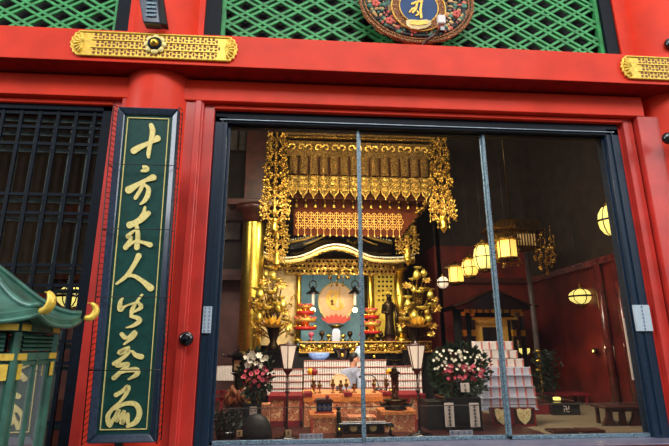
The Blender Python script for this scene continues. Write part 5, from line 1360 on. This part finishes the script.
# white paper on the right wall
Y = 2.2; p0, p1 = W(633, 380, 1.9), W(642, 318, 1.9)
b = MB(); b.box((p0.x, 1.9, p0.z), (p1.x, 1.92, p1.z)); tag(b.build('white_scroll', 'white'), 'white paper scroll hanging on the red posts at the far edge of the glass', 'scroll')

# ================================================================== LEFT CORNER THINGS
# small black roofed lantern
Y = 1.9; u = px_size(1, Y); p = W(238, 372, Y); t = thing('bronze_floor_lantern', 'small black bronze lantern with curled roof and cream window, before the golden pillar', 'lantern', Vector((p.x, Y, FZ)))
Z = lambda py: W(238, py, Y).z
b = MB(); b.lathe((p.x, Y, Z(356)), [(13*u, -1*u), (13.5*u, 0), (7*u, 2.2*u), (3*u, 4*u), (1*u, 5*u), (1.6*u, 7*u), (.3*u, 9.5*u)], 6, smooth=False); b.build('roof', 'black_gloss', t)
b = MB()
for i in range(6): a = i*PI/3; b.tube([(p.x+12.5*u*math.cos(a), Y+12.5*u*math.sin(a), Z(356)), (p.x+15*u*math.cos(a), Y+15*u*math.sin(a), Z(355)), (p.x+14.5*u*math.cos(a), Y+14.5*u*math.sin(a), Z(353))], [.012, .012, .006], 5)
b.build('roof_curl', 'black_gloss', t)
b = MB(); b.lathe((p.x, Y, Z(372)), [(5.5*u, 0), (5.5*u, 14*u)], 6, smooth=False); b.build('fire_box', 'black_flat', t)
b = MB(); b.box((p.x-3*u, Y-5.6*u, Z(370)), (p.x+3*u, Y-5*u, Z(360))); b.build('window', 'cream', t)
b = MB(); b.lathe((p.x, Y, FZ), [(9*u, 0), (8*u, 2*u), (3*u, 4*u), (2.5*u, 12*u), (4*u, 13*u), (2.5*u, 14*u), (2.5*u, Z(374)-FZ-2*u), (7*u, Z(373)-FZ)], 8); b.build('shaft', 'bronze', t)
# black dome
p = W(256, 430, .8); t = thing('black_dome', 'smooth black dome-shaped cover standing just behind the sill', 'cover', Vector((p.x, .8, FZ))); hgt = W(256, 413.5, .8).z-FZ; u = px_size(1, .8)
b = MB(); b.lathe((p.x, .8, FZ), [(14.5*u, 0), (14.2*u, hgt*.3), (12.6*u, hgt*.6), (9*u, hgt*.85), (5*u, hgt*.96), (.3*u, hgt)], 28, sy=.7); b.build('shell', 'black_flat', t)
b = MB(); b.torus((p.x, .8, FZ+.02), 14.3*u, .012, 'Z', 28, 5, sz=.7); b.build('base_rim', 'black_gloss', t)
sticker(249.5, 406.5, 257, 415, 1.148, 'small white card with dark marks standing beside the black dome', 1, 2, 'white', 'card', 'ink')
sticker(236.5, 430, 242.5, 436.5, .7, 'tiny cream label in front of the low dark shrubs', 1, 1, 'cream', 'card', 'ink')
sticker(285.5, 429.5, 291.5, 436.5, .78, 'tiny cream label at the foot of the standing lamp near the lilies', 1, 1, 'cream', 'card', 'ink')
sticker(299.5, 433.5, 323, 441.5, .3, 'pale blue notice with two rows of marks behind the sill under the brocade', 2, 5, 'white_cool')
sticker(450, 430, 472.5, 439.5, .3, 'pale blue notice with marks behind the sill below the black flower stand', 2, 4, 'white_cool')
# low shrubs / ironwork
random.seed(12); p = W(226, 432, 1.0); t = thing('low_shrub', 'low dark leafy shrub in the corner behind the glass', 'plant', Vector((p.x, 1.0, FZ))); b = MB()
for i in range(260):
    q = W(random.uniform(214, 241), random.uniform(412, 434), 1.0)+Vector((0, random.uniform(-.15, .2), 0)); d = Vector((random.uniform(-1, 1), random.uniform(-1, 1), random.uniform(-.2, 1))).normalized()*.06; s = d.cross(Vector((0, 1, .2))).normalized()*.014
    b.add([q, q+d*.5+s, q+d, q+d*.5-s], [(0, 1, 2, 3)])
b.build('leaves', 'leaf_dark', t)
b = MB(); b.lathe((p.x, 1.0, FZ), [(.1, 0), (.13, .08), (.12, .1)], 10); b.build('pot', 'black_gloss', t)
# red rail in the left corner
Y = 2.6; t = thing('red_rail', 'dark red low railing in the corner beyond the carved wood stand', 'railing', Vector((W(225, 400, Y).x, Y, FZ)))
b = MB()
for py in (392, 399): q = W(225, py, Y).z; b.box((W(196, py, Y).x, Y-.02, q-.02), (W(250, py, Y).x, Y+.02, q+.02))
b.build('rails', 'crimson', t)
for px in (205, 222, 240):
    b = MB(); X = W(px, 395, Y).x; b.box((X-.02, Y-.02, FZ), (X+.02, Y+.02, W(px, 390, Y).z)); b.build('post', 'crimson', t)
# low acrylic screen behind the glass
t = thing('acrylic_screen', 'low clear acrylic screen across the whole width behind the glass doors', 'screen', (1.5, .52, FZ+.05)); zt_ = W(450, 405.5, .52).z
b = MB(); b.quad((-.8, .52, FZ+.05), (4.2, .52, FZ+.05), (4.2, .52, zt_), (-.8, .52, zt_)); b.build('sheet', 'acrylic', t)
b = MB(); b.box((-.8, .512, zt_-.004), (4.2, .528, zt_+.004)); b.build('top_edge', 'hall_gray', t)

# ================================================================== BRONZE LANTERN OUTSIDE
LY = -1.4; lc = Vector((-2.395, LY, 0)); Rb = .60; Rr = .765; A0 = math.radians(-25.66)
ln = thing('bronze_lantern', 'big green bronze lantern with gold-tipped roof corners before the grille', 'lantern', (lc.x, lc.y, 0))
az_ = [A0+PI/3-k_*PI/3 for k_ in range(6)]
def hx(r, i, z): a = az_[i % 6]; return Vector((lc.x+r*math.cos(a), lc.y+r*math.sin(a), z))
zE = 1.80; zRt = 2.28
# concave roof: per facet grid
b = MB(); rim = MB()
def roofpt(i, f, t_):   # f along edge between corner i and i+1, t_ from eave 0 to top 1
    a = hx(Rr, i, 0); c2 = hx(Rr, i+1, 0); e = a.lerp(c2, f); sag = 1-(1-abs(2*f-1))**1.0
    lift = .06*(abs(2*f-1)**2.6)*(1-t_)**2
    rr = (1-t_)**1.0*.9+.1*(1-t_); p = Vector((lc.x, lc.y, 0)).lerp(e, max(rr, .08))
    p.z = zE+lift+(zRt-zE)*(.5*t_**1.7+.5*math.sin(t_*PI/2)**2); return p
N1, N2 = 10, 10
for i in range(6):
    g = [[roofpt(i, f/N1, t_/N2) for f in range(N1+1)] for t_ in range(N2+1)]
    vs = [p for r_ in g for p in r_]; b.add(vs, [(r_*(N1+1)+c_, r_*(N1+1)+c_+1, (r_+1)*(N1+1)+c_+1, (r_+1)*(N1+1)+c_) for r_ in range(N2) for c_ in range(N1)], True)
    und = [p+Vector((0, 0, -.045)) for p in g[0]]; n_ = len(und)
    b.add(g[0]+und+[Vector((lc.x, lc.y, zE-.04))], [(c_, c_+n_, c_+1+n_, c_+1) for c_ in range(n_-1)]+[(c_+n_, 2*n_, c_+1+n_) for c_ in range(n_-1)])
    rim.tube([p+Vector((0, 0, -.05)) for p in g[0]], .018, 6); 
    rim.tube([roofpt(i, 0, t_/N2)+Vector((0, 0, .012)) for t_ in range(N2+1)], .022, 8)
roof = b.build('roof', 'bronze_green', ln); rim.build('roof_ribs', 'bronze_green', roof)
for i in range(6):
    c0 = roofpt(i, 0, 0); d = (hx(1, i, 0)-Vector((lc.x, lc.y, 0))).normalized()
    b = MB(); pts = []; rs = []
    for k_ in range(13):
        a = -.6*PI+k_*PI*1.15/12; q = c0+d*(.045+.062*math.cos(a))+Vector((0, 0, .035+.062*math.sin(a))); pts.append(q); rs.append(.026*math.sin(PI*min(1, (k_+2)/13))**.6+.004)
    b.tube(pts, rs, 10); b.build('gold_curl', 'gold_fit', ln)
b = MB(); b.lathe((lc.x, lc.y, zRt-.05), [(.12, 0), (.14, .05), (.07, .1), (.12, .2), (.1, .28), (.01, .4)], 16); b.build('finial', 'gold_fit', ln)
# body posts, bands, louvres, glass
zb0, zb1, zb2, zb3 = .62, 1.40, 1.45, 1.67
zb1 = W(18, 361, LY-.26).z; zb2 = W(18, 353, LY-.26).z; zb3 = W(18, 331, LY-.26).z
for i in range(6):
    p = hx(Rb, i, 0); b = MB(); b.cur = 0; b.lathe((p.x, p.y, .5), [(.03, 0), (.03, 1.2)], 6, smooth=False, rot=az_[i]); b.build('corner_post', 'bronze_green', ln)
b = MB(); gd = MB(); lv = MB(); gl = MB(); dk = MB(); mu = MB()
for i in range(6):
    b = MB(); gd = MB()
    p, q = hx(Rb, i, 0), hx(Rb, i+1, 0); up_ = lambda v, z_: Vector((v.x, v.y, z_))
    for z0, z1__ in ((zb1, zb2), (zb3, zE-.03), (.5, .6)): b = MB(); b.bar(up_(p, (z0+z1__)/2), up_(q, (z0+z1__)/2), .05, z1__-z0); b.build('band', 'bronze_green', ln)
    for f in (0, 1):
        s_ = p.lerp(q, .0 if f == 0 else 1); e_ = p.lerp(q, .2 if f == 0 else .8); nrm = ((p+q)/2-Vector((lc.x, lc.y, 0))).normalized()*.028
        for zc_ in ((zb1+zb2)/2, zb3+.025): gd = MB(); gd.bar(up_(s_, zc_)+nrm, up_(e_, zc_)+nrm, .006, .042); gd.build('corner_plate', 'gold_fit', ln)
        e2 = p.lerp(q, .08 if f == 0 else .92); gd = MB(); gd.bar(up_(e2, zb1-.02)+nrm, up_(e2, zb1-.12)+nrm, .05, .006, nrm); gd.build('corner_strap', 'gold_fit', ln)
    for j in range(4):
        zc_ = lerp(zb2+.02, zb3-.035, j/3); a, c_ = up_(p.lerp(q, .1), zc_), up_(p.lerp(q, .9), zc_); nn = ((p+q)/2-Vector((lc.x, lc.y, 0))).normalized(); 
        lv.add([a+nn*.02, c_+nn*.02, c_-nn*.02+Vector((0, 0, .022)), a-nn*.02+Vector((0, 0, .022)), a+nn*.02-Vector((0, 0, .008)), c_+nn*.02-Vector((0, 0, .008))], [(0, 1, 2, 3), (4, 5, 1, 0)])
    dk.quad(up_(p*.5+Vector((lc.x, lc.y, 0))*.5, zb2), up_(q*.5+Vector((lc.x, lc.y, 0))*.5, zb2), up_(q*.5+Vector((lc.x, lc.y, 0))*.5, zE-.03), up_(p*.5+Vector((lc.x, lc.y, 0))*.5, zE-.03))
    gl.quad(up_(p.lerp(q, .05), .6), up_(p.lerp(q, .95), .6), up_(p.lerp(q, .95), zb1), up_(p.lerp(q, .05), zb1))
    for f in (.12, .5, .88): mu.bar(up_(p.lerp(q, f), .6), up_(p.lerp(q, f), zb1), .03, .025, ((q-p).normalized()))
    mu.bar(up_(p.lerp(q, .1), zb1-.02), up_(p.lerp(q, .9), zb1-.02), .03, .03)
lv.build('louvres', 'bronze_green', ln); dk.build('louvre_backing', 'black_flat', ln)
gl.build('glass_panes', 'lan_glass', ln); mu.build('mullions', 'bronze_green', ln)
b = MB(); b.lathe((lc.x, lc.y, .0), [(.5, 0), (.5, .1), (.28, .16), (.22, .3), (.3, .42), (.5, .5)], 6, smooth=False); b.build('pedestal', 'bronze_green_d', ln)
b = MB(); b.lathe((lc.x, lc.y, .5), [(.1, 0), (.1, .1), (.06, .14), (.06, .35)], 12); b.build('inner_candle_stand', 'bronze_green', ln)

# ================================================================== LIGHTS
def area(name, loc, tgt, size, power, col, sy=None):
    L = bpy.data.lights.new(name, 'AREA'); L.energy = power; L.color = col; L.size = size
    if sy: L.shape = 'RECTANGLE'; L.size_y = sy
    o = bpy.data.objects.new(name, L); COL.objects.link(o); o.location = loc
    o.rotation_euler = (Vector(tgt)-Vector(loc)).to_track_quat('-Z', 'Y').to_euler(); return o
WARM = (1, .87, .66)
area('hall_light', (.8, .8, 5.2), (.8, 5, 2.2), 1.2, 130, WARM, .4)
area('hall_light', (-.6, 1.2, 5.4), (-.3, 4.3, 2.5), .5, 50, WARM)
area('hall_light', (2.2, 1.2, 5.4), (2.2, 4.3, 2.2), .5, 40, WARM)
area('altar_light', (.7, 3.6, 4.3), (.7, 5.8, 2.6), .8, 70, (1, .86, .62), .3)
area('front_light', (1.0, .5, 4.4), (1.0, 1.9, 1.0), 2.6, 125, (1, .86, .74), .2)
pl_ = bpy.data.lights.new('wall_glow', 'POINT'); pl_.energy = 2.2; pl_.color = (1, .75, .4); pl_.shadow_soft_size = .03  # point light added to spread the imitated reflection glow
plo = bpy.data.objects.new('wall_glow', pl_); COL.objects.link(plo); plo.location = (5.3, 3.4, W(594, 351, 3.4).z+.02)
area('tatami_light', (4.2, 1.2, 5.0), (4.6, 3.0, .8), .6, 9, (1, .72, .5))
area('sky_light', (2, -13, 13.6), (1, 0, 3), 16, 1900, (1, .98, .95), 4.4)
area('side_sky_light', (20, -10, 10), (1, 0, 3.5), 8, 1900, (.96, .98, 1))
area('side_sky_light', (-18, -7.5, 9.5), (-.5, 0, 3), 8, 2000, (.92, .96, 1))
area('corner_fill', (-2.6, 2.4, 4.4), (-1.9, 5.5, 2.2), .6, 16, (1, .92, .86))  # unseen fill added to lift the dark left corner
area('canopy_fill', (.9, 1.5, 2.9), (.9, 3.2, 4.2), 1.2, 40, WARM, .2)  # unseen fill added below the canopy to brighten its valance
area('rack_fill', (.9, 2.3, 3.4), (.9, 4.0, 1.3), 2.4, 34, (1, .93, .86), .2)  # no lamp of the hall: fill added to brighten the tablet racks
w = bpy.data.worlds.new('World'); bpy.context.scene.world = w; w.use_nodes = True
nt = w.node_tree; bg = nt.nodes['Background']
tc = nt.nodes.new('ShaderNodeTexCoord'); sep = nt.nodes.new('ShaderNodeSeparateXYZ'); rp = nt.nodes.new('ShaderNodeValToRGB')
nt.links.new(tc.outputs['Generated'], sep.inputs[0]); nt.links.new(sep.outputs['Z'], rp.inputs[0])
e = rp.color_ramp.elements; e[0].position = 0; e[0].color = (.10, .10, .12, 1); e[1].position = .8; e[1].color = (.9, .95, 1, 1)
k_ = e.new(.42); k_.color = (.17, .13, .10, 1)
k_ = e.new(.6); k_.color = (.7, .76, .85, 1)
nt.links.new(rp.outputs[0], bg.inputs[0]); bg.inputs[1].default_value = 1.0
